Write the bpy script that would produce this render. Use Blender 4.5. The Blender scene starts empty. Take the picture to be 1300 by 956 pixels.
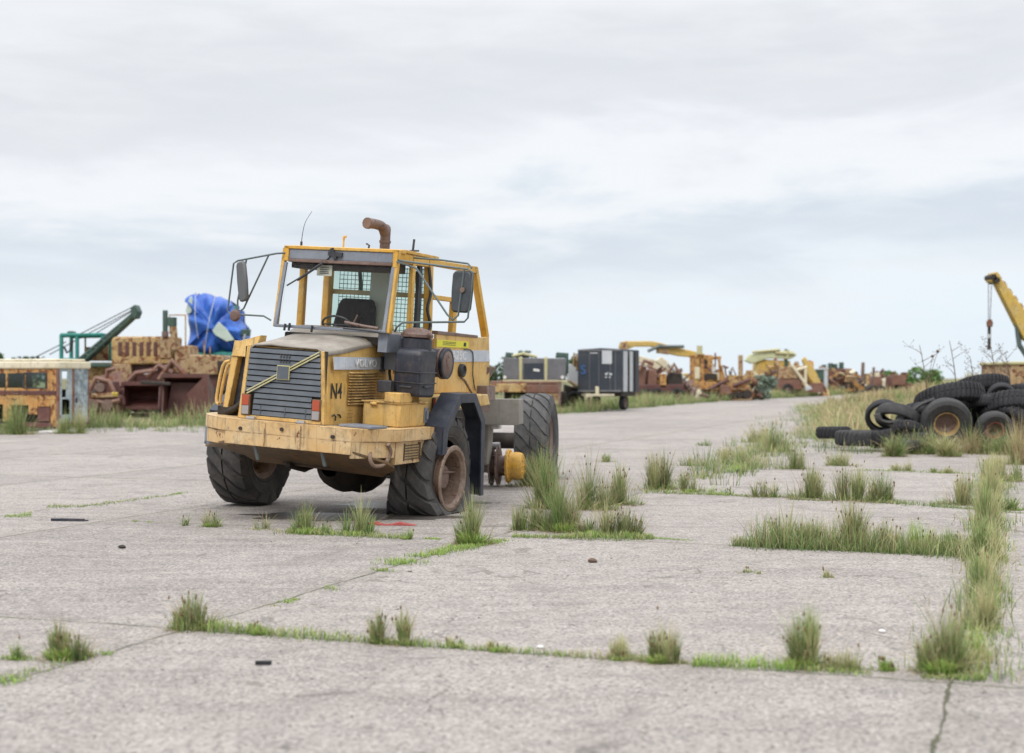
import bpy, math, random
from mathutils import Vector, Matrix
random.seed(7)
S = bpy.context.scene
COL = S.collection
PI = math.pi
R_ = math.radians
V = Vector
CH, FX, HY = 1.6, 1800.0, 480.0      # eye height, focal length in photo pixels, horizon row


def at(px, py, D):
    """point seen at photo pixel (px,py) at distance D"""
    return V(((px-650)*D/FX, D, CH-(py-HY)*D/FX))


def gnd(px, py):
    D = CH*FX/(py-HY)
    return V(((px-650)*D/FX, D, 0))

# ------------------------------------------------------------------ materials
def newmat(name):
    m = bpy.data.materials.new(name); m.use_nodes = True
    nt = m.node_tree
    for n in list(nt.nodes): nt.nodes.remove(n)
    out = nt.nodes.new('ShaderNodeOutputMaterial')
    b = nt.nodes.new('ShaderNodeBsdfPrincipled')
    nt.links.new(b.outputs[0], out.inputs[0])
    return m, nt, b, out


def N(nt, t, **k):
    n = nt.nodes.new(t)
    for a, v in k.items():
        if a.startswith('i_'): n.inputs[a[2:].replace('_', ' ')].default_value = v
        else: setattr(n, a, v)
    return n


def noise(nt, vec, scale, detail=4, rough=.6, dist=0.):
    n = N(nt, 'ShaderNodeTexNoise'); n.inputs['Scale'].default_value = scale
    n.inputs['Detail'].default_value = detail; n.inputs['Roughness'].default_value = rough
    n.inputs['Distortion'].default_value = dist
    nt.links.new(vec, n.inputs['Vector']); return n.outputs[0]


def ramp(nt, fac, stops, mode='LINEAR'):
    r = N(nt, 'ShaderNodeValToRGB'); r.color_ramp.interpolation = mode
    e = r.color_ramp.elements
    while len(e) < len(stops): e.new(.5)
    for i, (p, c) in enumerate(stops):
        e[i].position = p
        e[i].color = (c, c, c, 1) if not isinstance(c, (tuple, list)) else (*c[:3], 1)
    nt.links.new(fac, r.inputs[0]); return r.outputs[0]


def mixc(nt, fac, a, b, mode='MIX'):
    n = N(nt, 'ShaderNodeMix', data_type='RGBA', blend_type=mode)
    for sock, v in ((n.inputs[0], fac), (n.inputs[6], a), (n.inputs[7], b)):
        if hasattr(v, 'is_output'): nt.links.new(v, sock)
        elif isinstance(v, (int, float)): sock.default_value = v
        else: sock.default_value = (*v[:3], 1)
    return n.outputs[2]


def mathn(nt, op, a, b=None, c=None):
    n = N(nt, 'ShaderNodeMath', operation=op)
    for i, v in enumerate((a, b, c)):
        if v is None: continue
        if hasattr(v, 'is_output'): nt.links.new(v, n.inputs[i])
        else: n.inputs[i].default_value = v
    return n.outputs[0]


def vmap(nt, vec, scale=(1, 1, 1), rot=(0, 0, 0), loc=(0, 0, 0)):
    m = N(nt, 'ShaderNodeMapping'); m.inputs['Scale'].default_value = scale
    m.inputs['Rotation'].default_value = rot; m.inputs['Location'].default_value = loc
    nt.links.new(vec, m.inputs[0]); return m.outputs[0]


def bump(nt, b, h, strength=.3, dist=.02):
    n = N(nt, 'ShaderNodeBump'); n.inputs['Strength'].default_value = strength
    n.inputs['Distance'].default_value = dist
    nt.links.new(h, n.inputs['Height']); nt.links.new(n.outputs[0], b.inputs['Normal'])


def mat_paint(name, base, rust=.3, fade=None, dirt=.35, scale=1., rough=.55, metal=0.,
              rustc=((.10, .035, .018), (.24, .085, .035)), streak=True, dirtc=(.12, .09, .06), edge=0):
    """old painted steel: faded patches, grime, scratches and rust scabs"""
    m, nt, b, o = newmat(name)
    tc = N(nt, 'ShaderNodeTexCoord').outputs['Object']
    fade = fade or tuple(min(1, c*.72+.14) for c in base)
    n1 = noise(nt, tc, 1.7*scale, 5, .62)
    col = mixc(nt, ramp(nt, n1, [(.38, 0), (.66, 1)]), base, fade)
    nd = noise(nt, tc, 5*scale, 7, .7, .4)
    col = mixc(nt, mathn(nt, 'MULTIPLY', ramp(nt, nd, [(.5, 0), (.72, 1)]), dirt), col, dirtc)
    if streak:
        sv = vmap(nt, tc, (16*scale, 16*scale, 1.1*scale))
        ns = noise(nt, sv, 1., 5, .65)
        col = mixc(nt, mathn(nt, 'MULTIPLY', ramp(nt, ns, [(.55, 0), (.7, 1)]), dirt*1.1), col, tuple(c*.55+.015 for c in dirtc))
    nr = noise(nt, tc, 3.3*scale, 9, .72, .6)
    nr2 = noise(nt, tc, 24*scale, 4, .7)
    lo = .72-.34*rust
    mask = ramp(nt, mathn(nt, 'ADD', nr, mathn(nt, 'MULTIPLY', mathn(nt, 'SUBTRACT', nr2, .5), .22)), [(lo, 0), (lo+.035, 1)])
    rc = mixc(nt, nr2, rustc[0], rustc[1])
    # chips
    nc = noise(nt, tc, 55*scale, 3, .6)
    chip = ramp(nt, nc, [(.69-.05*rust, 0), (.71-.05*rust, 1)])
    col = mixc(nt, mathn(nt, 'MULTIPLY', chip, .8), col, rustc[0])
    col = mixc(nt, mask, col, rc)
    if edge:        # paint worn off along the edges of the plates
        bv = N(nt, 'ShaderNodeBevel', samples=4); bv.inputs[0].default_value = .022
        ge = N(nt, 'ShaderNodeNewGeometry'); dp = N(nt, 'ShaderNodeVectorMath', operation='DOT_PRODUCT')
        nt.links.new(bv.outputs[0], dp.inputs[0]); nt.links.new(ge.outputs['Normal'], dp.inputs[1])
        em = mathn(nt, 'MULTIPLY', ramp(nt, dp.outputs['Value'], [(.90, 1), (.995, 0)]), ramp(nt, noise(nt, tc, 9, 5, .75), [(.42, 0), (.56, 1)]))
        col = mixc(nt, mathn(nt, 'MULTIPLY', em, edge), col, mixc(nt, nr2, (.055, .03, .02), (.20, .10, .055)))
    nt.links.new(col, b.inputs['Base Color'])
    rg = mixc(nt, mask, (rough,)*3, (.9,)*3)
    nt.links.new(rg, b.inputs['Roughness']); b.inputs['Metallic'].default_value = metal
    bump(nt, b, mathn(nt, 'ADD', mathn(nt, 'MULTIPLY', mask, -.5), mathn(nt, 'ADD', mathn(nt, 'MULTIPLY', nd, .5), mathn(nt, 'MULTIPLY', noise(nt, tc, 2.2*scale, 2, .5), 2.2))), .4, .012)
    return m


def mat_simple(name, c, rough=.6, var=.25, scale=6., metal=0., bmp=.2, c2=None):
    m, nt, b, o = newmat(name)
    tc = N(nt, 'ShaderNodeTexCoord').outputs['Object']
    n1 = noise(nt, tc, scale, 7, .65, .3)
    c2 = c2 or tuple(x*(1-var)+.5*var*.25 for x in c)
    col = mixc(nt, ramp(nt, n1, [(.35, 0), (.68, 1)]), c, c2)
    nt.links.new(col, b.inputs['Base Color'])
    b.inputs['Roughness'].default_value = rough; b.inputs['Metallic'].default_value = metal
    if bmp: bump(nt, b, n1, bmp, .01)
    return m


def mat_rubber(name, c=(.028, .028, .03), dust=(.17, .155, .14), amt=.6, up=.25):
    m, nt, b, o = newmat(name)
    tc = N(nt, 'ShaderNodeTexCoord').outputs['Object']
    n1 = noise(nt, tc, 3.2, 8, .7, .5); n2 = noise(nt, tc, 30, 3, .6)
    f = mathn(nt, 'MULTIPLY', ramp(nt, n1, [(.36, .15), (.7, 1)]), amt)
    f = mathn(nt, 'MULTIPLY', f, mathn(nt, 'ADD', mathn(nt, 'MULTIPLY', n2, .9), .5))
    col = mixc(nt, f, c, dust)
    nt.links.new(col, b.inputs['Base Color']); b.inputs['Roughness'].default_value = .78
    bump(nt, b, n2, .25, .006)
    return m


def mat_tarp():
    m, nt, b, o = newmat('blue_tarpaulin')
    tc = N(nt, 'ShaderNodeTexCoord').outputs['Object']
    n1 = noise(nt, tc, 1.4, 4, .6, 1.0)
    col = mixc(nt, ramp(nt, n1, [(.35, 0), (.7, 1)]), (.010, .07, .38), (.05, .17, .58))
    nt.links.new(col, b.inputs['Base Color']); b.inputs['Roughness'].default_value = .38
    bump(nt, b, noise(nt, tc, 2.2, 5, .6, 1.5), .7, .12)
    return m


def mat_vcol(name, rough=.7, trans=.25):
    m, nt, b, o = newmat(name)
    a = N(nt, 'ShaderNodeAttribute', attribute_name='Col')
    nt.links.new(a.outputs['Color'], b.inputs['Base Color'])
    b.inputs['Roughness'].default_value = rough
    t = N(nt, 'ShaderNodeBsdfTranslucent'); nt.links.new(a.outputs['Color'], t.inputs[0])
    mx = N(nt, 'ShaderNodeMixShader'); mx.inputs[0].default_value = trans
    nt.links.new(b.outputs[0], mx.inputs[1]); nt.links.new(t.outputs[0], mx.inputs[2])
    nt.links.new(mx.outputs[0], o.inputs[0])
    return m


def mat_glass(name, tint=(.9, .95, .93), refl=.08):
    m, nt, b, o = newmat(name)
    t = N(nt, 'ShaderNodeBsdfTransparent'); t.inputs[0].default_value = (*tint, 1)
    g = N(nt, 'ShaderNodeBsdfGlossy'); g.inputs['Roughness'].default_value = .05
    lw = N(nt, 'ShaderNodeFresnel'); lw.inputs[0].default_value = 1.4
    mx = N(nt, 'ShaderNodeMixShader'); nt.links.new(mathn(nt, 'ADD', mathn(nt, 'MULTIPLY', lw.outputs[0], .3), refl*.3), mx.inputs[0])
    nt.links.new(t.outputs[0], mx.inputs[1]); nt.links.new(g.outputs[0], mx.inputs[2])
    nt.links.new(mx.outputs[0], o.inputs[0])
    return m


LU = V((.339, .941, 0)); LV = V((.941, -.339, 0))      # slab grid axes


def mat_concrete():
    m, nt, b, o = newmat('old_concrete')
    tc = N(nt, 'ShaderNodeTexCoord').outputs['Object']
    sp = N(nt, 'ShaderNodeSeparateXYZ'); nt.links.new(tc, sp.inputs[0])
    wob = mathn(nt, 'MULTIPLY', mathn(nt, 'SUBTRACT', noise(nt, tc, .9, 3, .6), .5), .16)
    wob2 = mathn(nt, 'MULTIPLY', mathn(nt, 'SUBTRACT', noise(nt, tc, 14, 3, .7), .5), .03)
    w = mathn(nt, 'ADD', wob, wob2)
    u = mathn(nt, 'ADD', mathn(nt, 'MULTIPLY', sp.outputs[0], LU.x), mathn(nt, 'MULTIPLY', sp.outputs[1], LU.y))
    v = mathn(nt, 'ADD', mathn(nt, 'MULTIPLY', sp.outputs[0], LV.x), mathn(nt, 'MULTIPLY', sp.outputs[1], LV.y))
    un = mathn(nt, 'DIVIDE', mathn(nt, 'ADD', mathn(nt, 'SUBTRACT', u, 7.78), w), 5.7)
    vn = mathn(nt, 'DIVIDE', mathn(nt, 'ADD', mathn(nt, 'ADD', v, .36), w), 4.66)
    du = mathn(nt, 'MULTIPLY', mathn(nt, 'PINGPONG', un, .5), 5.7)
    dv = mathn(nt, 'MULTIPLY', mathn(nt, 'PINGPONG', vn, .5), 4.66)
    d = mathn(nt, 'MINIMUM', du, dv)
    jn = mathn(nt, 'ADD', mathn(nt, 'MULTIPLY', noise(nt, tc, 3, 5, .75), .06), -.019)
    joint = ramp(nt, mathn(nt, 'DIVIDE', d, mathn(nt, 'MAXIMUM', jn, .004)), [(.6, 1), (1., 0)])
    jsoft = ramp(nt, d, [(0., 1), (.22, 0)])
    # per slab tint
    cell = N(nt, 'ShaderNodeCombineXYZ')
    nt.links.new(mathn(nt, 'ROUND', mathn(nt, 'SUBTRACT', un, 0.5)), cell.inputs[0])
    nt.links.new(mathn(nt, 'ROUND', mathn(nt, 'SUBTRACT', vn, 0.5)), cell.inputs[1])
    wn = N(nt, 'ShaderNodeTexWhiteNoise', noise_dimensions='2D'); nt.links.new(cell.outputs[0], wn.inputs[0])
    base = mixc(nt, ramp(nt, noise(nt, tc, .33, 5, .6, .5), [(.35, 0), (.65, 1)]), (.300, .264, .238), (.395, .352, .320))
    base = mixc(nt, mathn(nt, 'MULTIPLY', ramp(nt, wn.outputs[0], [(.3, 0), (1, 1)]), .5), base, (.41, .368, .338))
    base = mixc(nt, mathn(nt, 'MULTIPLY', ramp(nt, wn.outputs[0], [(0, 1), (.4, 0)]), .35), base, (.20, .18, .172))
    # worn sweeps across the slabs
    sv = vmap(nt, tc, (.35, 2.6, 1), rot=(0, 0, .12))
    sweep = noise(nt, sv, 1.2, 7, .72, .8)
    base = mixc(nt, mathn(nt, 'MULTIPLY', ramp(nt, sweep, [(.48, 0), (.66, 1)]), .42), base, (.50, .452, .41))
    base = mixc(nt, mathn(nt, 'MULTIPLY', ramp(nt, sweep, [(.34, 1), (.48, 0)]), .32), base, (.17, .153, .145))
    mid = noise(nt, tc, 3.4, 8, .78, .3)
    base = mixc(nt, mathn(nt, 'MULTIPLY', ramp(nt, mid, [(.40, 1), (.53, 0)]), .34), base, (.15, .138, .134))
    # exposed aggregate
    vo = N(nt, 'ShaderNodeTexVoronoi'); vo.inputs['Scale'].default_value = 62; nt.links.new(tc, vo.inputs['Vector'])
    sepc = N(nt, 'ShaderNodeSeparateColor'); nt.links.new(vo.outputs['Color'], sepc.inputs[0])
    base = mixc(nt, mathn(nt, 'MULTIPLY', ramp(nt, sepc.outputs[0], [(.1, 1), (.4, 0)]), .62), base, (.10, .09, .088))
    base = mixc(nt, mathn(nt, 'MULTIPLY', ramp(nt, sepc.outputs[1], [(.62, 0), (.9, 1)]), .48), base, (.58, .53, .48))
    fine = noise(nt, tc, 34, 5, .8)
    base = mixc(nt, mathn(nt, 'MULTIPLY', ramp(nt, fine, [(.36, 1), (.52, 0)]), .65), base, (.13, .12, .118))
    # broad stains and old spills
    st = noise(nt, tc, .75, 6, .62, 1.2)
    base = mixc(nt, mathn(nt, 'MULTIPLY', ramp(nt, st, [(.54, 0), (.68, 1)]), .38), base, (.15, .13, .12))
    st2 = noise(nt, vmap(nt, tc, (1, 1, 1), loc=(31, 17, 0)), 1.9, 5, .6, 1.5)
    base = mixc(nt, mathn(nt, 'MULTIPLY', ramp(nt, st2, [(.63, 0), (.68, 1)]), .5), base, (.10, .088, .078))
    # random cracks
    vc = N(nt, 'ShaderNodeTexVoronoi', feature='DISTANCE_TO_EDGE'); vc.inputs['Scale'].default_value = .28
    dvn = N(nt, 'ShaderNodeVectorMath', operation='ADD')
    nz = N(nt, 'ShaderNodeTexNoise'); nz.inputs['Scale'].default_value = 1.6; nz.inputs['Detail'].default_value = 6; nt.links.new(tc, nz.inputs['Vector'])
    nt.links.new(tc, dvn.inputs[0]); nt.links.new(nz.outputs['Color'], dvn.inputs[1]); nt.links.new(dvn.outputs[0], vc.inputs['Vector'])
    crack = mathn(nt, 'MULTIPLY', ramp(nt, vc.outputs['Distance'], [(.0, 1), (.0022, 0)]), ramp(nt, noise(nt, tc, .5, 2), [(.5, 0), (.56, 1)]))
    base = mixc(nt, mathn(nt, 'MULTIPLY', crack, .7), base, (.08, .07, .06))
    base = mixc(nt, mathn(nt, 'MULTIPLY', jsoft, .18), base, (.17, .15, .12))
    jcol = mixc(nt, noise(nt, tc, 8, 3), (.05, .045, .035), (.10, .11, .05))
    base = mixc(nt, mathn(nt, 'MULTIPLY', joint, .9), base, jcol)
    # green-brown dirt creeping in on the weedy right-hand slabs
    nt.links.new(base, b.inputs['Base Color'])
    b.inputs['Roughness'].default_value = .88
    b.inputs['Specular IOR Level'].default_value = .3
    h = mathn(nt, 'ADD', mathn(nt, 'MULTIPLY', fine, .6), mathn(nt, 'MULTIPLY', mid, .6))
    h = mathn(nt, 'SUBTRACT', h, mathn(nt, 'MULTIPLY', joint, .8))
    bump(nt, b, h, .5, .02)
    return m


def mat_field():
    m, nt, b, o = newmat('rough_field')
    tc = N(nt, 'ShaderNodeTexCoord').outputs['Object']
    n1 = noise(nt, tc, .12, 6, .65); n2 = noise(nt, tc, 2.5, 6, .75)
    c = mixc(nt, ramp(nt, n1, [(.4, 0), (.62, 1)]), (.10, .13, .04), (.25, .20, .10))
    c = mixc(nt, ramp(nt, n2, [(.35, .7), (.6, 0)]), c, (.07, .065, .04))
    nt.links.new(c, b.inputs['Base Color']); b.inputs['Roughness'].default_value = .95
    bump(nt, b, n2, .8, .1)
    return m


YEL = (.66, .33, .055)
M = dict(
    yellow=mat_paint('worn_yellow_paint', (.63, .375, .095), .18, (.66, .46, .19), .45, 1., edge=.85),
    deepyellow=mat_paint('cab_yellow_paint', (.64, .34, .035), .16, (.66, .42, .11), .35, 1.2, edge=.8),
    paleyellow=mat_paint('sun_bleached_yellow_paint', (.58, .365, .15), .28, (.62, .46, .26), .62, 1.4, edge=.9),
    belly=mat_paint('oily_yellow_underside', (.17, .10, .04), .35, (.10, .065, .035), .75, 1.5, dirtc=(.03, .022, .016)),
    hoodtop=mat_paint('weathered_bare_hood', (.24, .21, .175), .16, (.36, .325, .28), .6, 1.6, dirtc=(.17, .14, .11), streak=False),
    grey=mat_paint('blue_grey_paint', (.17, .19, .23), .06, (.24, .26, .30), .25, 1.5),
    slat=mat_paint('grille_grey_paint', (.085, .10, .12), .05, (.12, .135, .155), .2, 2., rough=.6),
    rust=mat_paint('brown_rust', (.14, .085, .07), .45, (.22, .15, .125), .55, 2., rustc=((.06, .034, .028), (.16, .085, .058))),
    rimrust=mat_paint('pale_rim_rust', (.20, .13, .09), .5, (.30, .22, .17), .5, 3., rustc=((.09, .045, .03), (.19, .105, .065))),
    maroon=mat_paint('dark_maroon_rust', (.085, .028, .026), .4, (.14, .055, .045), .4, .7, rustc=((.06, .022, .018), (.16, .06, .04))),
    black=mat_simple('dusty_black_plastic', (.016, .018, .024), .5, .3, 4, c2=(.055, .055, .06)),
    tank=mat_paint('scuffed_dark_tank', (.012, .016, .028), .05, (.028, .032, .045), .3, 2., rough=.5, dirtc=(.20, .12, .07)),
    navy=mat_simple('dark_navy_mudguard', (.02, .026, .045), .48, .3, 5, c2=(.06, .065, .08)),
    dark=mat_simple('oily_black_steel', (.018, .015, .013), .7, .3, 8, c2=(.05, .035, .025)),
    tubeg=mat_simple('grey_green_tube', (.09, .12, .12), .5, .3, 8),
    mirror=mat_simple('mirror_back_grey', (.10, .105, .11), .5, .3, 9),
    dmirror=mat_simple('mirror_back_dark', (.035, .042, .05), .5, .3, 9),
    rubber=mat_rubber('dusty_tyre_rubber', (.022, .022, .024), (.14, .125, .11), amt=.7),
    rubber2=mat_rubber('worn_black_rubber', (.010, .010, .013), (.06, .057, .058), .4),
    rubber4=mat_rubber('grey_black_heap_rubber', (.014, .014, .017), (.10, .095, .09), .6),
    rubber3=mat_rubber('dry_grey_tyre_rubber', (.026, .028, .032), (.17, .16, .15), .7),
    gplate=mat_paint('matt_grey_steel_plate', (.20, .185, .165), .1, (.27, .25, .215), .35, 1.2),
    hubyel=mat_paint('hub_yellow_paint', (.72, .38, .03), .28, (.62, .36, .08), .4, 4.),
    seat=mat_simple('black_seat_cloth', (.005, .005, .007), .9, .2, 30),
    paleg=mat_simple('pale_green_grey_panel', (.52, .62, .55), .6, .2, 3),
    olive=mat_paint('faded_olive_frame', (.46, .42, .20), .05, (.5, .47, .3), .2, 2.),
    sign=mat_simple('faded_paper', (.55, .55, .47), .8, .15, 12),
    silver=mat_paint('silver_blue_decal', (.46, .50, .56), .02, (.56, .59, .63), .18, 3.),
    white=mat_simple('off_white_paint', (.72, .71, .68), .6, .15, 5),
    ink=mat_simple('dark_stencil_paint', (.02, .022, .02), .7, .2, 30),
    decal=mat_simple('warning_decal_yellow', (.75, .70, .04), .5, .15, 14),
    lampred=mat_simple('red_orange_lens', (.42, .07, .025), .25, .2, 20, bmp=0),
    lampgrey=mat_simple('dull_clear_lens', (.33, .31, .31), .25, .2, 20, bmp=0),
    glass=mat_glass('cab_glass', (.985, .99, .988), .0),
    greeng=mat_glass('green_tinted_glass', (.80, .90, .86), .15),
    teal=mat_paint('teal_paint', (.015, .22, .20), .12, (.05, .30, .26), .3, .6),
    dgreen=mat_paint('dark_green_paint', (.035, .075, .06), .08, (.06, .11, .09), .3, .7),
    orange=mat_paint('flaking_orange_paint', (.48, .22, .055), .58, (.52, .33, .12), .6, 1.2),
    cream=mat_paint('dirty_cream_paint', (.62, .55, .38), .12, (.68, .62, .48), .4, .9),
    peel2=mat_paint('peeled_blue_grey_door', (.14, .19, .22), .45, (.42, .50, .52), .7, 1.8, rustc=((.09, .05, .04), (.30, .33, .32))),
    peel=mat_paint('peeling_grey_blue_paint', (.26, .33, .36), .42, (.42, .48, .48), .3, 1.6),
    oldyel=mat_paint('old_plant_yellow', (.46, .29, .10), .58, (.52, .38, .19), .7, 1.1),
    oldyel2=mat_paint('bright_plant_yellow', (.58, .38, .07), .34, (.56, .41, .16), .5, 1.),
    sand=mat_paint('sand_brown_paint', (.40, .26, .13), .6, (.44, .33, .19), .7, 1.1),
    lime=mat_paint('pale_green_yellow_paint', (.50, .52, .30), .2, (.6, .62, .42), .3, .5),
    brownred=mat_paint('brick_red_rust', (.16, .07, .05), .5, (.25, .14, .10), .5, .9),
    contain=mat_paint('dark_blue_black_box', (.022, .030, .045), .03, (.035, .045, .06), .2, .4),
    ligrey=mat_simple('pale_grey_panel', (.50, .52, .54), .6, .2, 3),
    crate=mat_paint('grey_boards', (.115, .115, .125), .03, (.17, .17, .18), .3, 1.2),
    blue=mat_simple('blue_spray_paint', (.03, .12, .34), .6, .2, 8),
    redplas=mat_simple('red_plastic', (.42, .07, .06), .45, .25, 9),
    yelrim=mat_paint('yellow_rim_paint', (.40, .26, .08), .45, (.36, .26, .13), .5, 3.),
    redrim=mat_paint('faded_red_rim_paint', (.26, .06, .05), .4, (.30, .14, .12), .5, 3.),
    stone=mat_simple('grey_stone', (.30, .27, .25), .9, .3, 20),
    bark=mat_simple('dead_stem_brown', (.12, .07, .045), .9, .3, 20),
    flowery=mat_simple('yellow_petals', (.75, .6, .03), .7, .1, 20),
    cable=mat_simple('steel_cable', (.05, .05, .055), .6, .1, 20),
    tarp=mat_tarp(),
    grass=mat_vcol('grass_blades'),
    leaf=mat_vcol('hedge_leaves', .65, .2),
    concrete=mat_concrete(), field=mat_field(),
)

# ------------------------------------------------------------------ mesh helper
ROOT = {}


def tag(o, label=None, cat=None, group=None, kind=None):
    if label: o['label'] = label
    if cat: o['category'] = cat
    if group: o['group'] = group
    if kind: o['kind'] = kind
    return o


def thing(name, loc, label, cat, group=None, rz=0):
    o = bpy.data.objects.new(name, None); COL.objects.link(o)
    o.empty_display_size = .3
    o.location = loc; o.rotation_euler = (0, 0, rz)
    ROOT[o.name] = V(loc)
    return tag(o, label, cat, group)


class MB:
    def __init__(s, X=None):
        s.v = []; s.f = []; s.mi = []; s.X = X or Matrix(); s.m = 0; s.col = None

    def add(s, vs, fs, cols=None):
        n = len(s.v)
        for p in vs: s.v.append(s.X @ V(p))
        for f in fs: s.f.append([i+n for i in f]); s.mi.append(s.m)
        return s

    def box(s, x0, x1, y0, y1, z0, z1):
        vs = [(x, y, z) for x in (x0, x1) for y in (y0, y1) for z in (z0, z1)]
        return s.add(vs, [(0, 1, 3, 2), (4, 6, 7, 5), (0, 4, 5, 1), (2, 3, 7, 6), (0, 2, 6, 4), (1, 5, 7, 3)])

    def hexa(s, b, t):      # bottom ring, top ring (4 points each)
        return s.add(list(b)+list(t), [(3, 2, 1, 0), (4, 5, 6, 7), (0, 1, 5, 4), (1, 2, 6, 5), (2, 3, 7, 6), (3, 0, 4, 7)])

    def beam(s, a, b, w, h=None, up=(0, 0, 1)):
        a = V(a); b = V(b); h = h or w; d = (b-a).normalized()
        sd = d.cross(V(up))
        if sd.length < 1e-3: sd = d.cross(V((1, 0, 0)))
        sd.normalize(); u = sd.cross(d).normalized()
        r = [sd*w/2+u*h/2, -sd*w/2+u*h/2, -sd*w/2-u*h/2, sd*w/2-u*h/2]
        return s.hexa([a+q for q in r], [b+q for q in r])

    def prism(s, poly, ax, a, b):
        """poly of 2D points in the plane normal to axis ax, extruded a..b"""
        def P(p, t):
            return {0: (t, p[0], p[1]), 1: (p[0], t, p[1]), 2: (p[0], p[1], t)}[ax]
        n = len(poly)
        vs = [P(p, a) for p in poly]+[P(p, b) for p in poly]
        return s.add(vs, [list(range(n)), list(range(2*n-1, n-1, -1))]+[(i, i+n, (i+1) % n+n, (i+1) % n) for i in range(n)])

    def tube(s, pts, r, n=8, smooth=0, cap=True):
        pts = [V(p) for p in pts]
        if smooth:
            q = []
            for i in range(len(pts)-1):
                p0 = pts[max(i-1, 0)]; p1 = pts[i]; p2 = pts[i+1]; p3 = pts[min(i+2, len(pts)-1)]
                for k in range(smooth):
                    t = k/smooth
                    q.append(.5*((2*p1)+(p2-p0)*t+(2*p0-5*p1+4*p2-p3)*t*t+(3*p1-p0-3*p2+p3)*t**3))
            pts = q+[pts[-1]]
        rs = r if isinstance(r, (list, tuple)) else [r]*len(pts)
        if len(rs) != len(pts): rs = [rs[0]+(rs[-1]-rs[0])*i/(len(pts)-1) for i in range(len(pts))]
        vs = []; fs = []; up = None
        for i, p in enumerate(pts):
            d = (pts[min(i+1, len(pts)-1)]-pts[max(i-1, 0)]).normalized()
            if up is None:
                up = d.cross(V((0, 0, 1)))
                if up.length < .05: up = d.cross(V((1, 0, 0)))
            up = (up-d*up.dot(d)).normalized(); w = d.cross(up)
            for k in range(n):
                a = 2*PI*k/n; vs.append(p+(up*math.cos(a)+w*math.sin(a))*rs[i])
        for i in range(len(pts)-1):
            for k in range(n):
                fs.append((i*n+k, i*n+(k+1) % n, (i+1)*n+(k+1) % n, (i+1)*n+k))
        if cap: fs += [list(range(n-1, -1, -1)), [len(vs)-n+k for k in range(n)]]
        return s.add(vs, fs)

    def cyl(s, a, b, r, r2=None, n=16): return s.tube([a, b], [r, r2 if r2 is not None else r], n)

    def lathe(s, prof, o, ax, n=28, close=False):
        """prof [(radius, distance along axis)]"""
        o = V(o); ax = V(ax).normalized()
        u = ax.cross(V((0, 0, 1)))
        if u.length < .05: u = ax.cross(V((1, 0, 0)))
        u.normalize(); w = ax.cross(u)
        vs = []; fs = []; m = len(prof)
        for k in range(n):
            a = 2*PI*k/n; e = u*math.cos(a)+w*math.sin(a)
            for (r, t) in prof: vs.append(o+ax*t+e*r)
        for k in range(n):
            k2 = (k+1) % n
            for j in range(m-1 if not close else m):
                j2 = (j+1) % m
                fs.append((k*m+j, k*m+j2, k2*m+j2, k2*m+j))
        return s.add(vs, fs)

    def grid(s, fn, nu, nv, th=None):
        vs = [fn(i/nu, j/nv) for i in range(nu+1) for j in range(nv+1)]
        fs = [(i*(nv+1)+j, (i+1)*(nv+1)+j, (i+1)*(nv+1)+j+1, i*(nv+1)+j+1) for i in range(nu) for j in range(nv)]
        return s.add(vs, fs)

    def build(s, name, mat, parent=None, bevel=0, smooth=35, label=None, loc=None):
        r = V((0, 0, 0)); p = parent
        while p is not None:
            if p.name in ROOT: r = ROOT[p.name]; break
            p = p.parent
        if parent is None and loc is not None: r = V(loc)
        me = bpy.data.meshes.new(name)
        me.from_pydata([v-r for v in s.v], [], s.f)
        mats = mat if isinstance(mat, (list, tuple)) else [mat]
        for q in mats: me.materials.append(M[q] if isinstance(q, str) else q)
        if len(mats) > 1: me.polygons.foreach_set('material_index', s.mi)
        if smooth:
            me.polygons.foreach_set('use_smooth', [True]*len(s.f))
            me.update()
            try: me.set_sharp_from_angle(angle=R_(smooth))
            except Exception: pass
        if s.col:
            a = me.color_attributes.new('Col', 'FLOAT_COLOR', 'POINT')
            a.data.foreach_set('color', [c for q in s.col for c in (*q, 1)])
        me.update()
        o = bpy.data.objects.new(name, me); COL.objects.link(o)
        if parent: o.parent = parent
        elif loc is not None: o.location = loc
        if parent is None: ROOT[o.name] = r
        if bevel:
            b = o.modifiers.new('bevel', 'BEVEL'); b.width = bevel; b.segments = 2
            b.limit_method = 'ANGLE'; b.angle_limit = R_(35); b.harden_normals = False
        if label: o['label'] = label
        return o


def frame(ox, oy, yaw, roll=0, oz=0):
    a = R_(yaw); r = R_(roll)
    F = V((-math.sin(a), -math.cos(a), 0)); L = V((math.cos(a), -math.sin(a), 0)); Z = V((0, 0, 1))
    L2 = L*math.cos(r)-Z*math.sin(r); Z2 = Z*math.cos(r)+L*math.sin(r)
    m = Matrix.Identity(4)
    for i in range(3): m[i][0] = F[i]; m[i][1] = L2[i]; m[i][2] = Z2[i]
    m[0][3] = ox; m[1][3] = oy; m[2][3] = oz
    return m


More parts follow.
